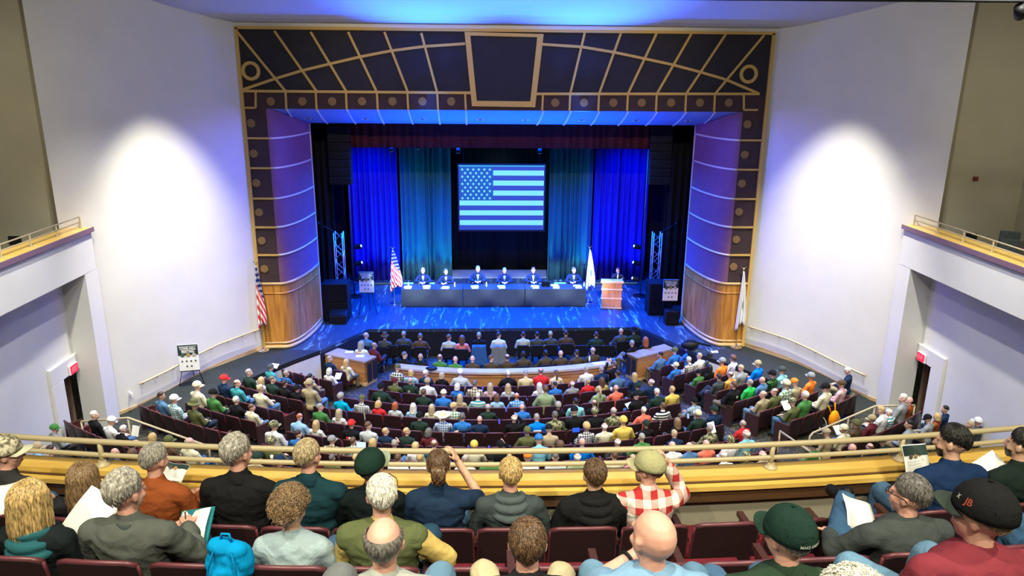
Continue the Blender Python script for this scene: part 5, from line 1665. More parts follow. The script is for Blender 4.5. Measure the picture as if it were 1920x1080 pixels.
for i, (px, py, hr, tie, po, lab) in enumerate(((793, 508, ('short', 'grey'), (.05, .1, .4), 'panel', 'panellist in dark suit at the far left of the panel table'),
                                  (836, 510, ('short', 'darkgrey'), (.05, .05, .05), 'panel_t', 'second panellist from the left, in dark suit at the table'),
                                  (896, 503, ('short', 'grey'), (.10, .25, .6), 'panel', 'taller panellist in dark suit left of the screen centre'),
                                  (946, 508, ('short', 'grey'), (.05, .1, .3), 'panel', 'panellist in dark suit below the middle of the screen'),
                                  (1000, 507, ('short', 'brown'), None, 'panel', 'panellist in open collar beside the laptop'),
                                  (1076, 507, ('short', 'darkgrey'), (.05, .1, .3), 'panel_t', 'panellist in dark suit nearest the white stage flag'))):
    loc = atY(px, py, ty+.95); z = loc.z-ZS
    o = seat_person(po, (loc.x, ty+1.02, ZS), PI, 'pink', hr, M_SUIT, M_SUIT, 'person: '+lab if False else lab.replace('panellist', 'seated person'), None, min(1.12, max(.97, z/1.2)))
    suit_front(o, POSE_CACHE[po][0], tie)
    office_chair((loc.x, ty+1.05, ZS), PI, 'dark chair under the %s' % lab.split(',')[0].replace('in dark suit ', '').replace('panellist', 'panel member'))
for i, (px, py) in enumerate(((765, 538), (800, 537), (835, 540), (890, 537), (940, 537), (1003, 537), (1040, 535), (1082, 536))):
    q = atz(px, py, ZS+.767); nm = ('far left', 'second', 'third', 'fourth', 'fifth', 'sixth', 'seventh', 'far right')[i]
    t = tag(obj('paper', MB().box(-.16, .16, -.11, .11, 0, .006+.004*(i % 3)).box(-.13, .15, -.09, .12, .012, .016), [M_WHITE]), 'white papers in front of the %s place at the panel table' % nm, 'paper', 'papers on the panel table')
    t.location = (q.x, min(max(q.y, ty+.14), ty+.62), ZS+.767); t.rotation_euler = (0, 0, .2*math.sin(i*2.3))
    nc = tag(obj('name_card', MB().prism([(-.13, -.035), (.13, -.035), (.13, .035), (-.13, .035)], 0, .005).plate([(-.13, -.035, .004), (.13, -.035, .004), (.13, 0, .09), (-.13, 0, .09)], (0, .004, 0)), [M_WHITE]), 'folded white name card before the %s place at the table' % nm, 'name card', 'name cards on the panel table')
    nc.location = (q.x+.02, ty+.08, ZS+.767)
for i, (px, pl) in enumerate(((767, 'left end'), (853, 'second section joint'), (912, 'middle section'), (1022, 'laptop'), (1108, 'right end'))):
    q = atz(px, 535, ZS+.77)
    t = thing('water_bottle', 'clear water bottle on the panel table near the %s' % pl, 'bottle', (min(q.x, T1.x-.06), ty+.33, ZS+.767))
    obj('body', MB().lathe([(.001, 0), (.03, 0), (.033, .05), (.03, .13), (.012, .17), (.012, .18), (.001, .18)], 12), [mat('bottle_plastic', (.7, .8, .85), .15, spec=.8)], t, smooth=True)
    obj('bottle_cap', MB().lathe([(.001, .18), (.014, .18), (.014, .2), (.001, .2)], 10), [M_WHITE], t)
q = atz(1022, 534, ZS+.767)
lp = thing('laptop', 'open dark laptop on the panel table left of the last panellist', 'laptop', (q.x, ty+.42, ZS+.767))
obj('base', MB().box(-.17, .17, -.12, .12, 0, .018), [M_BLACK], lp, bevel=.004)
obj('lid', MB().plate([(-.17, -.12, .02), (.17, -.12, .02), (.17, -.20, .24), (-.17, -.20, .24)], (0, .01, 0)), [M_BLACK], lp)
# podium
pb = atz(1147, 580, ZS)
pd = thing('podium', 'banded light wood podium at the right of the stage', 'podium', (pb.x, pb.y+.3, ZS), rz=rad(-6))
M_POD = wood('podium_cherry_wood', (.42, .16, .06), (.62, .28, .12), (5, 5, .6))
M_PODB = wood('podium_pale_band', (.62, .36, .20), (.72, .48, .28), (1, 1, 1))
obj('body', MB().prism([(-.40, -.28), (.40, -.28), (.36, .25), (-.36, .25)], 0, 1.10), [M_POD], pd, bevel=.01)
for z in (.02, .42, .80): obj('band', MB().prism([(-.43, -.31), (.43, -.31), (.39, .27), (-.39, .27)], z, z+.06), [M_PODB], pd, bevel=.008)
obj('reading_top', MB().prism([(-.46, -.33), (.46, -.33), (.42, .30), (-.42, .30)], [1.10]*4, [1.20, 1.20, 1.12, 1.12]), [M_PODB], pd, bevel=.008)
obj('microphone', MB().tube([(0, -.2, 1.2), (.0, -.12, 1.32), (0, .02, 1.40)], .008, 6).ball((0, .03, 1.405), .02, 5), [M_BLACK], pd, smooth=True)
sp = atY(1158, 507, pb.y+.85)
POSES['speak'] = dict(hip=(0, 0, .93), neck=(0, .06, 1.42), knee_l=(-.12, .02, .50), knee_r=(.12, .02, .50), foot_l=(-.13, -.02, .07), foot_r=(.13, -.02, .07), elb_l=(-.30, .16, 1.20), elb_r=(.26, .20, 1.24),
                      hand_l=(-.18, .40, 1.28), hand_r=(.06, .34, 1.46), yaw=-30, nod=-14, hd_r=(-.3, .2, .9), hn_r=(-1, 0, 0))
o = seat_person('speak', (sp.x, pb.y+.92, ZS), PI, 'pink', ('short', 'brown'), M_SUITK, M_SUITK, 'person in dark suit speaking behind the podium', None, (sp.z-ZS)/1.60)
suit_front(o, POSE_CACHE['speak'][0], None)
# equipment on the ramp
eq = thing('equipment_bag', 'black camera bag with a tripod head lying at the stage edge on the right', 'bag', atz(1293, 655, 1.1)+V(0, 0, .005))
obj('body', MB().ball((0, 0, .16), (.32, .18, .16), 8), [M_BLACK], eq, smooth=True)
obj('strap', MB().tube([(-.25, 0, .2), (-.1, -.1, .38), (.12, -.1, .36), (.26, 0, .2)], .018, 6), [M_BLACK], eq, smooth=True)
obj('tripod', MB().tube([(.1, .05, .25), (.75, .02, .10)], .03, 6).tube([(.1, .0, .30), (.7, -.1, .16)], .02, 6), [M_BLACK], eq, smooth=True)

# ------------------------------------------------------------------ orchestra pit: barrier, counters, chairs and people
def arcwall(R1, R2, a0, a1, z0, z1, n=40):
    mb = MB(); t = [rad(a0+(a1-a0)*k/n) for k in range(n+1)]
    A = lambda R, z: [V(AX+R*math.sin(x), AY-R*math.cos(x), z) for x in t]
    mb.sheet([A(R1, z0), A(R2, z0), A(R2, z1), A(R1, z1), A(R1, z0)])
    for k in (0, n):
        r = [A(R1, z0)[k], A(R2, z0)[k], A(R2, z1)[k], A(R1, z1)[k]]; mb.add(r, [(0, 1, 2, 3)])
    return mb
pbw = thing('pit_barrier', 'long curved oak barrier wall between the front row and the pit chairs', 'barrier', (0, 22.3, 0))
for nm, R1, R2, z0, z1, m in (('panel', 10.95, 11.14, 0, .86, M_OAKH), ('kick_board', 10.93, 11.16, 0, .10, M_TRIM), ('bead', 10.93, 11.165, .74, .775, M_OAKH), ('top', 10.84, 11.19, .86, .93, wood('pit_barrier_top', (.42, .32, .22), (.55, .44, .32), (1, 1, 1), .3))):
    mb = arcwall(R1, R2, -17.4, 20.6, z0, z1); mb.v = [(x, y-22.3, z) for x, y, z in mb.v]
    obj(nm, mb, [m], pbw, smooth=True, angle=40)
def counter(pts, label):
    c = sum((V(p[0], p[1], 0) for p in pts), V(0, 0, 0))/4
    t = thing('pit_counter', label, 'counter', c); q = [(p[0]-c.x, p[1]-c.y) for p in pts]
    obj('body', MB().prism([(x*.97, y*.97) for x, y in q], .10, .84), [M_OAKH], t)
    obj('plinth', MB().prism([(x*1.02, y*1.03) for x, y in q], 0, .10), [M_TRIM], t)
    obj('worktop', MB().prism([(x*1.03, y*1.04) for x, y in q], .84, .90), [wood('counter_top', (.30, .20, .12), (.42, .30, .18))], t)
    return t, c
tl, cl = counter([(-6.28, 24.25), (-4.70, 23.45), (-4.40, 23.95), (-5.95, 24.8)], 'oak counter at the left end of the pit with papers on its blue lit top')
tr, cr = counter([(4.62, 23.7), (6.15, 24.6), (5.95, 25.05), (4.35, 24.15)], 'oak counter at the right end of the pit with blue lit top')
for t_, c_, e0, e1 in ((tl, cl, (-4.66, 23.45), (-4.37, 23.93)), (tr, cr, (4.33, 24.13), (4.60, 23.68))):
    d = (V(*e1, 0)-V(*e0, 0)); n_ = V(d.y, -d.x, 0).normalized()*(1 if t_ is tl else -1); n_ = n_ if (V(*e0, 0)-c_).dot(n_) > 0 else -n_
    for k in (0, 1):
        a = V(*e0, .13)+d*(.06+.5*k)+n_*.02-c_; b = a+d*.40
        obj('black_recess', MB().plate([a, b, b+V(0, 0, .66), a+V(0, 0, .66)], n_*.012), [M_VOID], t_)
for i, (x, y, c_) in enumerate(((655, 660, 'left'), (675, 668, 'left'))):
    q = atz(x, y, .905); t = tag(obj('paper', MB().box(-.14, .14, -.1, .1, 0, .006), [M_WHITE]), '%s paper sheet on the left pit counter' % ('left-hand', 'right-hand')[i], 'paper'); t.location = (q.x, q.y, .908)
q = atz(1105, 678, .935); t = thing('water_bottle', 'clear water bottle on the curved pit barrier', 'bottle', (q.x, q.y, .933))
obj('body', MB().lathe([(.001, 0), (.032, 0), (.034, .13), (.012, .18), (.001, .19)], 12), [mat('bottle_plastic', (.7, .8, .85), .15)], t, smooth=True)
obj('bottle_cap', MB().lathe([(.001, .19), (.014, .19), (.014, .21), (.001, .21)], 10), [M_WHITE], t)
q = atz(1122, 681, .935); t = tag(obj('paper', MB().box(-.2, .2, -.1, .1, 0, .008), [M_WHITE]), 'white papers lying on the curved pit barrier beside the bottle', 'paper'); t.location = (q.x, q.y, .935); t.rotation_euler = (0, 0, rad(14))
q = atz(809, 694, .935); t = thing('handbag', 'black bag lying on the curved pit barrier left of centre', 'bag', (q.x, q.y+.02, .935))
obj('body', MB().ball((0, 0, .06), (.20, .11, .06), 7), [M_BLACK], t, smooth=True); obj('strap', MB().tube([(-.1, -.08, .08), (0, -.17, .0), (.1, -.08, .07)], .012, 5), [M_BLACK], t, smooth=True)
def pit_chair(loc, rz, label, group=None):
    t = thing('stacking_chair', label, 'chair', loc, rz, group)
    obj('seat', MB().box(-.23, .23, -.20, .24, .42, .46), [M_BLACK], t, bevel=.015)
    obj('backrest', MB().box(-.235, .235, -.27, -.23, .47, .88), [M_BLACK], t, bevel=.015)
    for x in (-.22, .22):
        obj('leg', MB().tube([(x, -.26, .86), (x, -.24, .42), (x, -.27, 0)], .011, 6), [M_CHROME], t, smooth=True)
        obj('leg', MB().tube([(x, .22, .43), (x, .24, 0)], .011, 6), [M_CHROME], t, smooth=True)
    return t
PIT = '''687 628|bald grey|denim|turn_r
680 645|long grey|white|turn_rf
701 647|bald darkgrey|maroon shirt|legx
722 630|fedora brown|darkgrey|lap
757 626|grey|darkgrey suit|wide
788 630|darkgrey|brown suit|wide
842 632|brown|lightgrey|turn_r
866 634|long brown|pink|lapf
898 628|grey|black suit|lap
935 628|dark|white shirt|turn_r
981 627|dark|lightgrey|lap
1007 627|black|darkgrey|lap
1032 626|ashblond|darkgrey|lap
1061 624|dark|brown|wide
1118 627|dark|darkgreen|wide
1164 620|bald|darkgrey|wide
1188 620|fedora black|darkgreen|lap
1184 643|grey|black|legx
1210 637|long red|black|lapf
759 665|darkgrey|black|turn_r
789 668|bald|black|wide
825 669|bald brown|green uniform
854 673|bald|green uniform
886 672|bald|uniformbrown
921 671|brown|uniformbrown|turn_r
951 669|bald dark|uniformbrown
981 664|black|uniformbrown|wide
1023 662|black|uniformbrown|wide
1051 662|bald|uniformbrown|wide
1081 661|dark|uniformbrown|wide
1111 656|bald grey|uniformbrown|wide'''
pp = []
for ln in PIT.split('\n'):
    f = ln.split('|'); x, y = map(float, f[0].split()); q = atz(x, y, 1.19)
    pp.append(dict(x=x, y=y, q=q, hair=f[1], top=f[2], pose=f[3] if len(f) > 3 else 'lap', row=2 if y > 650 else 1))
for r in (1, 2):
    ps = sorted([p for p in pp if p['row'] == r], key=lambda p: p['q'].x)
    for _ in range(10):
        for a, b in zip(ps, ps[1:]):
            if abs(a['q'].y-b['q'].y) > .45: continue
            d = b['q'].x-a['q'].x
            if d < .47: a['q'].x -= (.47-d)/2; b['q'].x += (.47-d)/2
bcp = defaultdict(list)
for p in pp: p['base'] = words(p); bcp[(p['base'], p['row'])].append(p)
for k, ps in bcp.items():
    ps.sort(key=lambda p: p['x']); n = len(ps)
    for j, p in enumerate(ps):
        pre = '' if n == 1 else ['leftmost ', 'second ', 'third ', 'fourth ', 'fifth ', 'sixth '][j] if j < n-1 else 'rightmost '
        p['label'] = pre+p['base']+(', chair row below the stage' if p['row'] == 1 else ', behind the curved barrier')
        p['sh'] = pre+p['base']
for p in pp:
    hr, hat, hmm, _ = hair_spec(p['hair']); q = p['q']
    rz = rad(-12) if q.x < -4 else rad(10) if q.x > 4 else 0
    if p['row'] == 2: rz = math.atan2(q.x-AX, AY-q.y)*1.0
    if p['y'] in (643, 647): rz = rad(-40) if q.x < 0 else rad(35)
    tone = 'dark' if p['hair'] == 'black' and p['row'] == 2 else rnd.choice(['fair', 'pink', 'tan'])
    seat_person(p['pose'], (q.x, q.y, 0), rz, tone, hr, top_mat(p['top']), rnd.choice(PANTS), p['label'], None, 1.0, hat, hmm)
    l = 'black chair under '+p['sh']
    pit_chair((q.x+.04*math.sin(rz), q.y-.04, 0), rz, l if len(l.split()) <= 16 else l[:90])
for x, lab in ((735, 'empty black chair below the stage behind the hatted person'), (1088, 'empty black chair in the gap right of the brown suited person'), (1140, 'empty black chair left of the bald person below the stage')):
    q = atz(x, 627, 1.19); pit_chair((q.x, q.y-.05, 0), 0, lab)
def jacket(px, col, lab):
    p = min([p for p in pp if p['row'] == 1], key=lambda p: abs(p['x']-px)); q = p['q']
    mb = MB(); rr = []
    for i in range(9):
        v = i/8; rr.append([V((u/12-.5)*(.50+.14*v), -.34-.02*math.cos(u*1.4)-.04*v, .90-.72*v-.04*math.sin(u)) for u in range(13)])
    rr.insert(0, [V((u/12-.5)*.48, -.22, .91) for u in range(13)])
    mb.sheet(rr); o = obj('jacket', mb, [fabric(col)], None, smooth=True, recalc=False); o.location = (q.x, q.y-.06, 0)
    sol = o.modifiers.new('thickness', 'SOLIDIFY'); sol.thickness = .012
    tag(o, lab, 'jacket')
jacket(898, (.03, .10, .28), 'blue jacket draped over a black chair below the stage')
jacket(935, (.16, .18, .18), 'grey jacket draped over a black chair below the stage')

# ---- steel guard rails in the cross aisle
def guard(pts, posts, label, r=.028):
    t = thing('guard_rail', label, 'railing', V(pts[0][0], pts[0][1], 0)); o = t.location.copy()
    obj('top_rail', MB().tube([V(*p)-o for p in pts], r, 8), [M_RAIL], t, smooth=True)
    for p in posts: obj('post', MB().tube([V(*p)-o, V(p[0], p[1], zf(math.hypot(p[0]-AX, AY-p[1])))-o], r*.9, 8), [M_RAIL], t, smooth=True)
guard([(-11.22, 18.06, 1.40), (-10.13, 18.30, 1.38), (-7.55, 16.76, 1.36), (-7.45, 16.70, 1.30), (-7.45, 16.70, 1.0)], [(-11.22, 18.06, 1.40), (-10.13, 18.3, 1.38), (-7.45, 16.7, 1.1)], 'cream steel guard rail in front of the left door')
guard([(7.75, 17.05, 1.0), (7.75, 17.05, 1.30), (7.85, 17.12, 1.36), (10.28, 18.65, 1.38), (11.41, 18.64, 1.40)], [(7.75, 17.05, 1.1), (9.2, 17.97, 1.37), (10.28, 18.65, 1.38), (11.41, 18.64, 1.4)], 'cream steel guard rail in front of the right door')
guard([(7.02, 17.2, .95), (7.02, 17.2, 1.38), (7.6, 16.1, 1.2), (7.6, 16.1, .7)], [(7.02, 17.2, 1.38), (7.6, 16.1, 1.2)], 'short sloping cream stair rail near the right side block')
# ---- wheelchair, orange bag and the people at the right end of the side block
wp = min(people, key=lambda p: abs(p['x']-1546)+abs(p['y']-721)); wl = pol(wp['R']-.12, wp['a'])
wc = thing('wheelchair', 'black wheelchair at the right end of the side block', 'wheelchair', wl, rad(wp['a']))
for s in (-1, 1):
    Mw = Matrix.Translation((s*.33, -.05, .31)) @ Matrix.Rotation(PI/2, 4, 'Y')
    w_ = obj('wheel', MB().lathe([(.285, -.012), (.31, -.012), (.31, .012), (.285, .012), (.285, -.012)], 28, Mw), [mat('grey_tyre', (.30, .34, .32), .6)], wc, smooth=True, angle=50)
    sp_ = MB()
    for k in range(8): sp_.tube([Mw @ V(0, 0, 0), Mw @ V(.29*math.cos(k*PI/4), .29*math.sin(k*PI/4), 0)], .004, 4)
    obj('spokes', sp_, [M_CHROME], w_)
    obj('side_frame', MB().tube([(s*.28, -.25, .95), (s*.28, -.22, .45), (s*.28, .25, .45), (s*.26, .32, .10)], .012, 6), [M_BLACK], wc, smooth=True)
    obj('caster', MB().lathe([(.001, -.02), (.08, -.02), (.08, .02), (.001, .02)], 14, Matrix.Translation((s*.28, .28, .085)) @ Matrix.Rotation(PI/2, 4, 'Y')), [M_BLACK], wc)
obj('seat', MB().box(-.26, .26, -.2, .25, .40, .44), [M_BLACK], wc, bevel=.01)
obj('backrest', MB().box(-.26, .26, -.27, -.24, .45, .86), [M_BLACK], wc, bevel=.01)
ob = thing('orange_backpack', 'bright orange backpack hung on the back of the wheelchair', 'bag', wl+V(.16*math.sin(rad(wp['a'])), -.30*math.cos(rad(wp['a'])), .40), rad(wp['a']))
M_OR = fabric((.85, .28, .01))
obj('body', MB().ball((0, -.12, .10), (.20, .12, .27), 8), [M_OR], ob, smooth=True)
for s in (-1, 1): obj('strap', MB().tube([(s*.10, -.08, .28), (s*.16, -.01, .50), (s*.2, .02, .50)], .022, 6), [M_OR], ob, smooth=True)
kn = atX(1604, 700, 10.5)
kz = 1.30
q = atz(1604, 700, zf(15.6)+1.17)
bx_ = tag(obj('equipment_case', MB().box(-.25, .25, -.25, .25, 0, .42), [mat('olive_case', (.10, .11, .06), .6)]), 'olive case under the person in navy by the right wall', 'case')
fl = zf(math.hypot(q.x-AX, AY-q.y)); bx_.location = (q.x-.25, q.y, fl); bx_.rotation_euler = (0, 0, rad(50))
seat_person('down', (q.x-.25, q.y, fl), rad(50), 'fair', ('short', 'white'), fabric(TOPC['navy']), fabric(TOPC['khaki']), 'grey-haired person in navy sweater stooping by the right wall handrail')
# ------------------------------------------------------------------ balcony
BR = [28.76, 29.71, 30.67, 31.62, 32.57]      # radius of the heads in each balcony row
BF = [6.27, 6.66, 7.05, 7.44, 7.83]           # floor of each row
struct('floor_balcony', arcwall(28.2, 29.17, -24, 24, 5.9, BF[0]), [M_CARPET])
for k in range(1, 5): struct('floor_balcony_step', arcwall(BR[k]-.535, BR[k]+.42, -24, 24, BF[k]-.5, BF[k]), [M_CARPET])
struct('wall_balcony_front', arcwall(28.06, 28.19, -24, 24, 5.6, 6.93), [mat('balcony_wall_paint', (.30, .27, .20), .85)])
LB = thing('balcony_ledge', 'yellow varnished oak ledge capping the curved balcony front', 'ledge', (AX, 5.5, 7.0)); lo_ = V(AX, 5.5, 7.0)
def lobj(name, mb, m, **k):
    mb.v = [tuple(V(*p)-lo_) for p in mb.v]; return obj(name, mb, [m], LB, smooth=True, angle=30, **k)
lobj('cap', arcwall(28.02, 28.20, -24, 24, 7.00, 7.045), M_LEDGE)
lobj('dark_strip', arcwall(28.04, 28.215, -24, 24, 6.985, 7.0), M_LEDGED)  # thin strip of dark oak between the two caps
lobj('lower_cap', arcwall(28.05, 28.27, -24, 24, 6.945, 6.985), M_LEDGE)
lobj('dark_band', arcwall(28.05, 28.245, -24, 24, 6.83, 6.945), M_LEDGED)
BRL = thing('balcony_railing', 'two-bar cream steel railing along the curved balcony ledge', 'railing', (AX, 5.4, 7.045)); ro = V(AX, 5.4, 7.045)
RR = 28.11
for nm, z, r in (('top_bar', 7.262, .024), ('lower_bar', 7.142, .020)):
    obj(nm, MB().tube([pol(RR, -24+48*k/90, z)-ro for k in range(91)], r, 12), [M_RAIL], BRL, smooth=True)
def ang_px(px, py, R):
    a = 0
    for _ in range(6):
        q = pol(R, a, 7.15); x, y, k = proj(q); a += (px-x)/FPX*k/R*57.3
    return a
for px in (-55, 190, 440, 700, 955, 1205, 1447, 1690, 1905):
    a = ang_px(px, 860, RR); b = pol(RR, a, 7.046)-ro
    p_ = obj('post', MB().tube([b, b+V(0, 0, .22)], .021, 10), [M_RAIL], BRL, smooth=True)
    obj('flange', MB().lathe([(.001, 0), (.058, 0), (.058, .012), (.034, .03), (.03, .05), (.001, .05)], 20, Matrix.Translation(b)), [M_RAIL], p_, smooth=True, angle=50)
# seats
def bal_angle(px, row, z):
    a = 0; R = BR[row]+.10
    for _ in range(8):
        q = pol(R, a, z); x, y, k = proj(q); a += (px-x)/FPX*k/R*57.3
    return a
BSEAT = {0: ([-98, 34, 166, 298, 430, 562, 694, 826, 958, 1090, 1222, 1353, 1485, 1618, 1755, 1895], 968), 1: ([-135, 32, 203, 374, 545, 712, 878, 1043, 1208, 1375, 1540, 1705, 1873], 1030),
         2: ([90, 300, 510, 722, 990, 1228, 1470, 1700, 1870], 1110)}
BS_LAB = {}

# ------------------------------------------------------------------ people on the balcony
def wrinkle(amp=.006, seed=0):
    def f(co):
        p = V(co.x*7+seed, co.y*7, co.z*10+co.x*4)
        n1 = noise.noise(p); n2 = noise.noise(V(co.x*13+seed, co.y*13, co.z*24)+V(n1, n1, 0)*1.5)
        return amp*((1-abs(n1)*2.2)*.8)+amp*.45*n2
    return f
def near_person(spec):
    px, py, row = spec['at']; R = BR[row]; a = 0
    for _ in range(30):
        q = pol(R, a, 0); d = ray(px, py); t = math.hypot(q.x-CAM.x, q.y-CAM.y)/math.hypot(d.x, d.y); z = CAM.z+d.z*t
        x, y, k = proj(V(q.x, q.y, z)); a += (px-x)/FPX*k/R*57.3
    rz = rad(a)+rad(spec.get('turn', 0)); fl = BF[row]
    hz = z-fl; sc = spec.get('scale', 1.0)
    kw = dict(spec.get('pose', {}))
    dz = hz/sc-1.175
    kw.setdefault('neck', (0, -.05, 1.0))
    kw['neck'] = (kw['neck'][0], kw['neck'][1], kw['neck'][2]+dz)
    for k_ in ('elb_l', 'elb_r', 'hand_l', 'hand_r'):
        v = kw.get(k_, BASE[k_]); kw[k_] = (v[0], v[1], v[2]+dz*.9)
    kw['short'] = spec.get('short', 0)
    pl = V(0, kw.get('headf', .03)+kw['neck'][1], 0)*sc; off2 = Matrix.Rotation(rz, 3, 'Z') @ pl; org = V(q.x-off2.x, q.y-off2.y, fl)
    def local(px_, py_, dep):
        r2 = R-dep; d_ = ray(px_, py_); a_ = d_.x**2+d_.y**2; bb = 2*((CAM.x-AX)*d_.x+(CAM.y-AY)*d_.y); cc = (CAM.x-AX)**2+(CAM.y-AY)**2-r2*r2
        t_ = (-bb-math.sqrt(max(0, bb*bb-4*a_*cc)))/(2*a_); w_ = CAM+d_*t_
        l_ = (Matrix.Rotation(-rz, 3, 'Z') @ (w_-org))/sc; return (l_.x, l_.y, l_.z)
    for k_, v in spec.get('px', {}).items():
        kw[k_] = local(*v)
        if k_.startswith('knee'):
            x_, y_, z_ = kw[k_]; kw.setdefault('foot_'+k_[-1], (x_*.85, y_+.12, max(.08, z_-.46)))
    F = figure(**kw)
    sk = skin_mats(spec.get('tone', 'fair'))
    body = blob(F['torso']+F['necks']+F['head']+F['arms']+F['hands']+F['legs'], .0095, 1)
    for m in sk: body.materials.append(m)
    paint_face(body, F)
    o = bpy.data.objects.new('person', body); COL.objects.link(o)
    hoff = Matrix.Rotation(rz, 3, 'Z') @ V(F['hc'].x, F['hc'].y, 0)*sc
    o.location = (q.x-hoff.x, q.y-hoff.y, fl); o.rotation_euler = (0, 0, rz); o.scale = (sc,)*3
    tag(o, spec['label'], 'person')
    sd = spec['at'][0] % 13
    n = F['j']['neck']
    sh = blob(F['torso']+F['sleeves']+[('c', n-V(0, 0, .03), n+V(0, .005, .02), .060, .058)], .0105, 7, spec.get('puff', .014), wrinkle(spec.get('wr', .0085), sd))
    s_ = link_part('shirt' if not spec.get('jacket') else 'jacket', sh, None, o); sh.materials.clear(); sh.materials.append(spec['top'])
    pt = blob(F['legs']+F['torso'][:1], .013, 2, .014, wrinkle(.007, sd+3)); pt.materials.append(spec.get('pants', fabric((.06, .13, .24)))); link_part('trousers', pt, None, o) if False else obj('trousers', pt, None, o)
    se = blob(F['shoes'], .012, 1, .006); se.materials.append(spec.get('shoes', M_BLACK)); obj('shoes', se, None, o)
    HM = head_frame(F)
    hair = spec.get('hair')
    if hair:
        kind, colr = hair
        mb = hair_mesh(kind, 72, sd, spec.get('thick', .015), True) if not spec.get('hat') else hair_mesh('short', 72, sd, .007, True)
        if spec.get('hat') is None or kind in ('curly',): pass
        nstr = {'short': 1500, 'tousled': 1300, 'curly': 1500, 'long': 1000, 'wavy': 1000, 'bob': 800, 'fringe': 700, 'pony': 900, 'bun': 900}[kind]
        strands(mb, kind, nstr if spec.get('hat') is None else nstr//2, sd, .0023 if kind != 'fringe' else .0018, spec.get('hat') is not None)
        if colr in ('grey', 'ashblond', 'blond', 'lightbrown') or True: pass
        h = obj('hair', mb, [hair_near_mat(colr)], o, smooth=True, recalc=True); h.matrix_local = HM
    hat = spec.get('hat')
    if hat:
        mb = cap_mesh(True, 44) if hat[0] == 'cap' else beanie_mesh(40)
        h = obj(hat[0], mb, [hat[1], hat[2] if len(hat) > 2 else hat[1]], o, smooth=True)
        h.matrix_local = HM @ Matrix.Rotation(rad(hat[3]) if len(hat) > 3 else 0, 4, 'Z')
        obj('button', MB().ball((0, -.012, .163), (.009, .009, .006), 5), [hat[1]], h, smooth=True)
        for k in range(6):
            an = k*PI/3; obj('seam', MB().tube([scalp(an, t, .0225+.012*math.cos(t)) for t in (.1, .4, .8, 1.2)], .0016, 4), [hat[1]], h, smooth=True)
        arch = MB().tube([scalp(PI+x, rad(80-10*math.cos(x*2.6)), .022) for x in (-.5, -.3, -.1, .1, .3, .5)], .004, 5)
        obj('strap', arch, [M_BLACK], h, smooth=True)
        if spec.get('cap_text'):
            for txt, mcol, ph, zz, sz in spec['cap_text']:
                me = text_mesh(txt, sz, .001); me.materials.append(mcol)
                # wrap the lettering onto the crown
                for v in me.vertices:
                    u_, w_ = v.co.x, v.co.y; th = rad(zz)-w_/.11; pp_ = scalp(ph-u_/.105 if True else 0, th, .0225+.012*math.cos(th)+.0016); v.co = pp_
                obj('lettering', me, None, h)
    for ex in spec.get('extras', []): ex(o, F, HM)
    return o, F
def hair_near_mat(c):
    key = 'near_hair_'+c
    if key in MATS: return MATS[key]
    m, nt, b = _nt(key); col = HAIRC[c]
    tc = nt.nodes.new('ShaderNodeTexCoord'); mp = nt.nodes.new('ShaderNodeMapping'); mp.inputs['Scale'].default_value = (1, 1, .22)
    n = nt.nodes.new('ShaderNodeTexNoise'); n.inputs['Scale'].default_value = 95; n.inputs['Detail'].default_value = 4
    nt.links.new(tc.outputs['Object'], mp.inputs[0]); nt.links.new(mp.outputs[0], n.inputs['Vector'])
    r = nt.nodes.new('ShaderNodeValToRGB'); e = r.color_ramp.elements
    e[0].position = .34; e[1].position = .66
    k0 = .35 if c not in ('grey', 'white') else .45
    e[0].color = c4([v*k0 for v in col]); e[1].color = c4([min(1, v*1.55) for v in col])
    nt.links.new(n.outputs['Fac'], r.inputs['Fac']); nt.links.new(r.outputs['Color'], b.inputs['Base Color'])
    b.inputs['Roughness'].default_value = .42; b.inputs['Specular IOR Level'].default_value = .5
    MATS[key] = m; return m
def hood(m, size=1.0):
    def f(o, F, HM):
        n = F['j']['neck']; pr = []
        def arc(Rr, z0, dz, r0, r1, n_=14):
            P_ = []
            for k in range(n_+1):
                a = (k/n_-.5)*rad(235); b_ = math.cos(a/2)**2
                P_.append((n+V(math.sin(a)*Rr*size, -math.cos(a)*Rr*.86*size-.008, z0+dz*b_), r0+(r1-r0)*b_))
            for (p0, q0), (p1, q1) in zip(P_, P_[1:]): pr.append(('c', p0, p1, q0*size, q1*size))
        arc(.080, .012, .012, .016, .024); arc(.100, -.018, -.022, .018, .030); arc(.112, -.045, -.060, .010, .030)
        pr.append(('e', n+V(0, -.088*size, -.085), (.055*size, .030, .065*size)))
        me = blob(pr, .009, 2, .0, wrinkle(.004, 4)); me.materials.append(m); obj('hood', me, None, o)
    return f
def collar(m, h=.045, r=.074, drop=.02):
    def f(o, F, HM):
        n = F['j']['neck']; mb = MB(); g = []
        for i in range(5):
            v = i/4; row = []
            for k in range(28):
                a = 2*PI*k/28; rr = r+.012*(1-v)+(.010*math.sin(3*a) if v > .5 else 0)
                row.append(n+V(math.sin(a)*rr*1.05, .005-math.cos(a)*rr, -drop+h*v+.012*math.cos(a)))
            g.append(row)
        g += [[p+(p-n).normalized()*.008-V(0, 0, .012) for p in g[-1]], [p+V((p-n).x*.20, (p-n).y*.20, -h*.7) for p in g[-1]]]
        obj('collar', mb.sheet(g, True), [m], o, smooth=True)
    return f
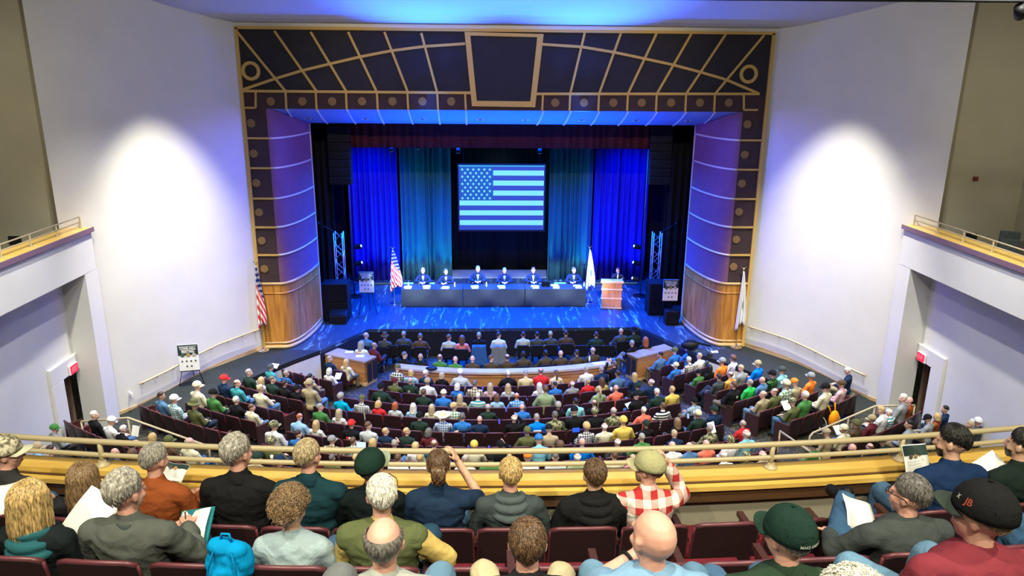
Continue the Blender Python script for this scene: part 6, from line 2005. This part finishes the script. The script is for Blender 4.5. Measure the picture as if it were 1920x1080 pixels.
def glasses(up=0, m=None):
    def f(o, F, HM):
        mb = MB(); z = .012 if not up else .085; y = .098 if not up else .075
        for q in (-1, 1):
            mb.tube([V(q*.034+.024*math.cos(2*PI*k/16), y+.004-(.05*up*math.sin(2*PI*k/16)*.3), z+.018*math.sin(2*PI*k/16)) for k in range(16)], .0022, 5, closed=True)
            mb.tube([V(q*.058, y, z+.005), V(q*.084, y-.05, z+.008), V(q*.089, -.01, z+.006), V(q*.087, -.03, z-.014)], .0024, 5)
        mb.tube([V(-.011, y+.003, z+.004), V(.011, y+.003, z+.004)], .002, 5)
        h = obj('glasses', mb, [m or M_BLACK], o, smooth=True); h.matrix_local = HM
    return f
def beard(c):
    def f(o, F, HM):
        mb = MB(); g = []
        for i in range(7):
            v = i/6; row = []
            for k in range(17):
                a = (k/16-.5)*2.7; r = .068-.012*v; e = math.sin(PI*v)**.5*.008
                row.append(V(math.sin(a)*(r+e)*1.02, .018+math.cos(a)*(r+e+.006), -.035-.075*v*(.6+.4*math.cos(a))))
            g.append(row)
        h = obj('beard', mb.sheet(g), [hair_near_mat(c)], o, smooth=True); h.matrix_local = HM
    return f
def vest(m, ms):
    def f(o, F, HM):
        me = blob(F['torso'][:5]+F['torso'][5:], .011, 2, .024, wrinkle(.006, 8)); me.materials.append(m); obj('vest', me, None, o)
    return f
def clip(o, F, HM):
    mb = MB()
    for k in range(5):
        mb.tube([V(-.012+.006*k, -.128-.01*math.sin(k), .06-.028*k), V(.0, -.150, .05-.028*k), V(.016-.004*k, -.128, .045-.028*k)], .006, 6)
    h = obj('hair_clip', mb, [mat('gilt', (.75, .6, .3), .25, metal=1)], o, smooth=True); h.matrix_local = HM
def twist(o, F, HM):
    mb = MB()
    for s in range(7):
        pts = [V(.045*math.cos(i*.7+s*.9)*(1-.05*i), -.10-.035*math.sin(i*.5+.3)-.004*s, .07-.03*i) for i in range(6)]
        mb.tube(pts, [.008, .013, .015, .014, .010, .003], 6)
    h = obj('hair_twist', mb, [hair_near_mat('brown')], o, smooth=True); h.matrix_local = HM
def watch(o, F, HM):
    j = F['j']; d = (j['hand_l']-j['elb_l']).normalized(); c = j['hand_l']-d*.045; u = d.orthogonal().normalized(); v = d.cross(u)
    obj('watch_band', MB().tube([c+(u*math.cos(2*PI*k/18)+v*math.sin(2*PI*k/18))*.036 for k in range(18)], .008, 6, closed=True), [M_BLACK], o, smooth=True)
JEANS = fabric((.045, .11, .21)); JEANSL = fabric((.13, .25, .38)); JEANSD = fabric((.02, .06, .11)); KHAKI = fabric((.46, .40, .26))
REDPRINT = emit('embroidery_red', (0, 0, 0), 0); REDPRINT = mat('red_embroidery', (.6, .12, .08), .7); WHTPRINT = mat('white_embroidery', (.8, .8, .78), .7)
kn = lambda l, r, fl=(-.16, .55, .10), fr=(.16, .55, .10): dict(knee_l=l, knee_r=r, foot_l=fl, foot_r=fr)
FG = [
 dict(at=(12, 852, 0), label='person in camouflage cap and dark shirt at the far left of the front balcony row', hair=('short', 'ashblond'), hat=('cap', fabric((.42, .38, .26), 'camo', (.60, .56, .42), 40), fabric((.50, .50, .36)), 0),
      top=fabric((.03, .035, .035)), pose=dict(yaw=-58), tone='pink'),
 dict(at=(157, 899, 0), label='person with long brown and blond hair at the left of the front balcony row', hair=('long', 'lightbrown'), top=fabric((.02, .02, .022)), pose=dict(female=1, bulk=.95, yaw=8)),
 dict(at=(290, 864, 0), label='person with short grey hair in rust sweater reading a flyer, front balcony row', hair=('short', 'grey'), top=fabric((.26, .065, .018)), tone='pink', pose=dict(yaw=-16, nod=-8, bulk=1.05, hand_r=(.12, .32, .70), hand_l=(.0, .34, .68))),
 dict(at=(446, 850, 0), label='person with shaggy grey hair and black jacket in the front balcony row', hair=('tousled', 'grey'), thick=.020, top=fabric((.006, .009, .010)), jacket=1, tone='pink', scale=1.06, pose=dict(yaw=-24, bulk=1.16, shw=.20), extras=[collar(fabric((.006, .009, .010)), .05)]),
 dict(at=(578, 856, 0), label='person with short grey hair in dark teal jacket, front balcony row', hair=('short', 'ashblond'), top=fabric((.008, .035, .045)), jacket=1, tone='pink', scale=1.02, pose=dict(yaw=-20, bulk=1.16, shw=.20), extras=[collar(fabric((.006, .025, .035)), .055)]),
 dict(at=(697, 876, 0), label='person in dark green cap with pale visor and black jacket, front balcony row', hair=('short', 'darkgrey'), hat=('cap', fabric((.010, .030, .022)), fabric((.26, .31, .22)), -10), top=fabric((.005, .009, .010)), jacket=1, tone='pink', pose=dict(yaw=-22, nod=8, bulk=1.08), extras=[collar(fabric((.005, .009, .010)), .05)]),
 dict(at=(822, 876, 0), label='person with clipped-up brown hair and navy tee, hand raised to the head', hair=('bun', 'brown'), top=fabric((.012, .035, .062)), short=1, pose=dict(female=1, bulk=1.15, shw=.20, elb_r=(.30, .10, .86), hand_r=(.13, .16, 1.12), hd_r=(-.35, -.1, 1), hn_r=(-1, 0, 0), yaw=5), extras=[twist, clip]),
 dict(at=(957, 889, 0), label='person with cropped blond hair in grey hooded sweatshirt, front balcony row', hair=('short', 'blond'), top=fabric((.045, .058, .062)), tone='pink', pose=dict(yaw=6, nod=4, bulk=1.08), extras=[hood(fabric((.07, .09, .095)), 1.15)]),
 dict(at=(1115, 892, 0), label='person with brown crew cut in black puffer jacket and green scarf', hair=('short', 'brown'), thick=.008, top=fabric((.008, .010, .011)), jacket=1, puff=.026, tone='fair', pose=dict(yaw=4, bulk=1.1), extras=[hood(fabric((.010, .013, .014)), 1.25), collar(fabric((.05, .10, .06)), .05, .066)]),
 dict(at=(1216, 880, 0), label='bearded person in khaki cap, glasses and red plaid shirt, hand raised, front balcony row', hair=('short', 'brown'), hat=('cap', fabric((.36, .35, .19)), fabric((.40, .38, .22)), 0), top=fabric((.42, .03, .03), 'plaid', (.72, .70, .62), 9), tone='pink',
      pose=dict(yaw=52, bulk=1.1, elb_r=(.32, .14, .86), hand_r=(.20, .16, 1.10), hd_r=(-.35, 0, 1), hn_r=(-1, 0, 0)), extras=[glasses(), beard('lightbrown')]),
 dict(at=(1785, 830, 0), label='dark-haired person in navy long-sleeved top holding a flyer at the right', hair=('short', 'black'), top=fabric((.010, .028, .085)), tone='fair', scale=1.12, pose=dict(yaw=38, nod=-6, bulk=1.14, shw=.20, hd_l=(-.5, .4, .5), hn_l=(1, 0, 0), hand_r=(.16, .30, .72)), px=dict(elb_l=(1722, 925, .22), hand_l=(1738, 874, .40)), extras=[beard('black')]),
 dict(at=(1915, 835, 0), label='dark-haired bearded person in black jacket at the far right edge', hair=('short', 'black'), top=fabric((.010, .020, .016)), jacket=1, tone='fair', scale=1.05, pose=dict(yaw=30, bulk=1.12), extras=[beard('black'), collar(fabric((.6, .6, .6)), .03)]),
 dict(at=(62, 940, 1), label='person with long blond hair and black hoodie in the second balcony row', hair=('long', 'blond'), top=fabric((.010, .014, .016)), tone='fair', scale=1.03, pose=dict(female=1, bulk=1.08, yaw=-28, hand_r=(.16, .34, .80), hand_l=(-.12, .3, .74)), extras=[hood(fabric((.02, .10, .12)), 1.2)]),
 dict(at=(238, 925, 1), label='person with wavy grey hair in grey canvas jacket writing on papers', hair=('tousled', 'grey'), thick=.021, top=fabric((.085, .095, .085)), jacket=1, tone='pink', scale=1.06, wr=.011, pose=dict(yaw=-22, bulk=1.16, shw=.21, hd_r=(-.5, .8, .1), hand_l=(.02, .36, .70)), px=dict(elb_r=(372, 1040, .10), hand_r=(352, 988, .32)), extras=[collar(fabric((.05, .06, .06)), .05)]),
 dict(at=(546, 957, 1), label='person with curly brown hair in pale blue-grey shirt, second balcony row', hair=('curly', 'lightbrown'), top=fabric((.34, .44, .48)), tone='fair', scale=.98, pose=dict(female=1, bulk=1.12, yaw=-8)),
 dict(at=(716, 931, 1), label='white-haired person in olive vest with glasses on top of the head', hair=('short', 'white'), top=fabric((.58, .43, .14)), tone='pink', scale=1.04, pants=JEANSD, pose=dict(yaw=14, bulk=1.14, elb_r=(.36, .02, .74)), px=dict(knee_l=(640, 1050, .40), knee_r=(806, 1004, .42)), extras=[vest(fabric((.10, .12, .05)), None), glasses(1)]),
 dict(at=(1703, 930, 1), label='person with slick grey hair and glasses in charcoal jacket, jeans leg crossed', hair=('short', 'darkgrey'), thick=.019, top=fabric((.05, .065, .06)), jacket=1, tone='pink', scale=1.08, pants=JEANS, pose=dict(yaw=36, bulk=1.15, shw=.21, hand_l=(-.22, .32, .70), elb_l=(-.34, .08, .76), foot_l=(.05, .62, .62)), px=dict(knee_l=(1572, 1000, .36), knee_r=(1700, 1060, .45)), extras=[glasses(), collar(fabric((.04, .05, .05)), .045)]),
 dict(at=(721, 1018, 2), label='balding grey-haired person in pale grey shirt at the bottom of the photo', hair=('fringe', 'darkgrey'), top=fabric((.42, .45, .42)), tone='pink', scale=1.04, pants=JEANSL, pose=dict(nod=6, bulk=1.1), px=dict(knee_l=(640, 1120, .40), knee_r=(826, 1082, .40)), extras=[collar(fabric((.30, .32, .30)), .05)]),
 dict(at=(989, 1022, 2), label='person with neat short brown hair and khaki trousers at the bottom centre', hair=('short', 'brown'), top=fabric((.02, .022, .025)), tone='pink', scale=1.0, pants=KHAKI, pose=dict(nod=4, bulk=1.05, yaw=-3), px=dict(knee_l=(908, 1078, .40), knee_r=(1052, 1080, .40)), extras=[collar(fabric((.03, .04, .05)), .05)]),
 dict(at=(1224, 1010, 2), label='bald person in light blue collared shirt wearing a black watch', hair=None, top=fabric((.20, .36, .55)), tone='pink', scale=1.16, pants=JEANSL, pose=dict(yaw=24, nod=2, bulk=1.1, hd_l=(.4, .3, .6)), short=1, px=dict(knee_l=(1112, 1082, .40), knee_r=(1302, 1086, .40), elb_l=(1125, 1085, .14), hand_l=(1190, 1040, .26)), extras=[collar(fabric((.18, .33, .52)), .05), watch]),
 dict(at=(1476, 1008, 2), label='grey-haired person in dark green cap and dark green jacket at the bottom right', hair=('short', 'grey'), hat=('cap', fabric((.012, .030, .022)), fabric((.014, .036, .026)), 0), top=fabric((.025, .050, .030)), jacket=1, tone='pink', scale=1.05, pose=dict(yaw=24, bulk=1.16, shw=.21), extras=[collar(fabric((.02, .035, .025)), .06)],
      cap_text=[('MAKE AMERICA', WHTPRINT, PI, 84, .017)]),
 dict(at=(1838, 968, 2), label='person in black embroidered cap and maroon shirt at the right edge', hair=('tousled', 'ashblond'), hat=('cap', fabric((.012, .014, .014)), fabric((.03, .04, .035)), 0), top=fabric((.20, .03, .045)), tone='pink', scale=1.17, pants=JEANSL, pose=dict(yaw=34, bulk=1.18, shw=.21), px=dict(knee_l=(1596, 1068, .30), knee_r=(1742, 1046, .44)),
      cap_text=[('JB', REDPRINT, 1.25-2*1.25, 62, .034), ('X', WHTPRINT, .80-2*.80, 62, .022)]),
 dict(at=(1597, 1158, 3), label='white-haired person whose head just shows at the bottom edge', hair=('curly', 'white'), top=fabric((.3, .3, .3)), tone='fair', scale=1.0, pose=dict(female=1)),
 dict(at=(585, 1190, 3), label='person at the bottom edge of whom only a grey-trousered knee shows', hair=('short', 'brown'), top=fabric((.1, .1, .1)), pants=fabric((.13, .14, .15)), px=dict(knee_r=(640, 1094, .45))),
 dict(at=(1995, 968, 1), label='jeans-clad person cut off at the right edge behind the black cap', hair=('short', 'brown'), top=fabric((.1, .1, .12)), pants=JEANS, px=dict(knee_l=(1900, 1010, .36))),
]
FGO = {}
for sp_ in FG: FGO[sp_['at'][:2]] = near_person(sp_)
# balcony seats: under the people or empty
for row, (xs, ytop) in BSEAT.items():
    for px in xs:
        a = bal_angle(px, row, BF[row]+.85)
        q = pol(BR[row]+.13, a, BF[row])
        near = sorted([s for s in FG if s['at'][2] == row], key=lambda s: abs(s['at'][0]-px))
        m = near[0]; d = abs(m['at'][0]-px)
        short = m['label'].replace('person with ', 'the person with ').split(',')[0].split(' in the ')[0].split(' at the ')[0]
        rn = ('front', 'second', 'third')[row]
        pos = 'under' if d < 62+18*row else ('just right of' if px > m['at'][0] else 'just left of') if d < 200 else ('further right of' if px > m['at'][0] else 'further left of')
        lab = 'maroon balcony seat %s %s' % (pos, short)
        if lab in BS_LAB: lab = 'another '+lab if lab.count('another') == 0 else lab
        while lab in BS_LAB: lab = lab.replace('another', 'yet another', 1) if 'yet' not in lab else lab+' again'
        BS_LAB[lab] = 1
        ws = lab.split()[:16]
        while ws[-1] in ('of', 'on', 'in', 'and', 'with', 'the', 'green', 'top', 'flyer', 'a', 'writing') and len(lab.split()) > 16: ws.pop()
        add_seat(q, rad(a), ' '.join(ws), None, 0, 1.0).scale = (.96, 1, 1.05)
# ---- things in their hands
def sheet_obj(name, px, py, R_or_z, w, h, rot, label, cat='paper', header=False, by='R'):
    d = ray(px, py); t = R_or_z/d.y if by == 'Y' else 1
    q = CAM+d*t
    o = thing(name, label, cat, q); o.rotation_euler = rot
    mb = MB(); g = [[V(w*(u/6-.5), .012*math.sin(u*.9)+.006*math.cos(v), h*(v/6-.5)) for u in range(7)] for v in range(7)]
    mb.sheet(g); s_ = obj('sheet', mb, [M_WHITE], o, smooth=True, recalc=False)
    so = s_.modifiers.new('thickness', 'SOLIDIFY'); so.thickness = .0015
    if header:
        H_ = obj('printed_header', MB().sheet([[V(w*(u/6-.5)*.97, .012*math.sin(u*.9)+.006*math.cos(v)-.003, h*(v/6-.5)) for u in range(7)] for v in (4.2, 5.85)]), [mat('dark_green_print', (.012, .035, .03), .6)], o, smooth=True, recalc=False)
        for i in range(3): obj('portrait', MB().ball((w*(i-1)*.2, -.006, h*.18), (w*.08, .004, w*.08), 6), [fabric(((.10, .08, .06), (.35, .22, .08), (.3, .2, .15))[i])], o, smooth=True)
        for k in range(6): obj('printed_line', MB().box(-w*.38, w*.38, -.010, -.009, h*(.05-.07*k), h*(.05-.07*k)+.0025), [fabric((.45, .45, .45))], o)
    return o
sheet_obj('flyer', 1718, 868, 5.30, .215, .30, (rad(-25), 0, rad(8)), 'meeting flyer with dark header held up before the person in navy', 'flyer', True, 'Y')
sheet_obj('flyer', 326, 884, 5.25, .20, .15, (rad(-60), rad(10), rad(-8)), 'folded meeting flyer held by the person in rust sweater', 'flyer', True, 'Y')
sheet_obj('paper', 1866, 888, 5.05, .22, .30, (rad(-45), rad(-30), rad(10)), 'white paper between the two dark-haired people at the right', 'paper', False, 'Y')
sheet_obj('paper', 172, 966, 4.25, .26, .30, (rad(-48), rad(20), rad(-18)), 'large white paper between the blond person and the grey-haired writer', 'paper', False, 'Y')
sheet_obj('paper', 8, 935, 4.45, .24, .22, (rad(-55), rad(-8), 0), 'white paper held at the left edge of the photo', 'paper', False, 'Y')
sheet_obj('paper', 1612, 966, 4.35, .27, .24, (rad(-50), rad(28), rad(12)), 'white notepad on the crossed leg of the person in charcoal jacket', 'paper', False, 'Y')
fo = sheet_obj('folder', 360, 993, 4.28, .22, .27, (rad(-52), rad(-14), rad(-10)), 'open paper pad in a teal folder under the writing hand', 'folder', False, 'Y')
obj('cover', MB().box(-.125, .125, .014, .022, -.15, .145), [fabric((.02, .18, .22))], fo)
pn = thing('pencil', 'yellow pencil in the hand of the grey-haired writer', 'pencil', CAM+ray(348, 972)*(4.22/ray(348, 972).y)); pn.rotation_euler = (rad(35), rad(20), 0)
obj('shaft', MB().tube([(0, 0, 0), (0, 0, .13)], .0045, 6), [mat('pencil_yellow', (.65, .42, .06), .5)], pn); obj('tip', MB().lathe([(.0045, 0), (.0005, -.02)], 6), [M_BLACK], pn)
# blue backpack over the second row seat
d = ray(428, 1052); bp_ = CAM+d*(3.62/d.y)
bg = thing('blue_backpack', 'bright blue backpack hung over the empty second row balcony seat', 'bag', bp_, rad(-4)); M_BB = fabric((.0, .25, .55))
pr = [('e', V(0, 0, -.02), (.125, .07, .15)), ('e', V(-.03, 0, .09), (.085, .06, .055)), ('e', V(.04, .0, .075), (.075, .055, .05)), ('e', V(0, -.05, -.08), (.10, .05, .09)), ('e', V(.075, .02, -.02), (.06, .055, .13))]
me = blob(pr, .008, 2, 0, wrinkle(.010, 2)); me.materials.append(M_BB); obj('body', me, None, bg)
for s in (-1, 1): obj('strap', MB().tube([V(s*.05, -.06, .10), V(s*.075, -.085, .02), V(s*.085, -.10, -.06), V(s*.07, -.095, -.13)], .011, 6, flat=.4), [fabric((.0, .18, .42))], bg, smooth=True)
obj('handle', MB().tube([(-.03, 0, .13), (-.02, 0, .175), (.02, 0, .175), (.03, 0, .12)], .008, 6), [M_BB], bg, smooth=True)
obj('zip_tab', MB().box(-.005, .005, -.112, -.106, -.12, -.07), [M_WHITE], bg)

# tidy the work scenes away and put the theatre into the scene
bpy.data.batch_remove([TS, TXS, TO]+list(SPENT))
SC.collection.children.link(COL)
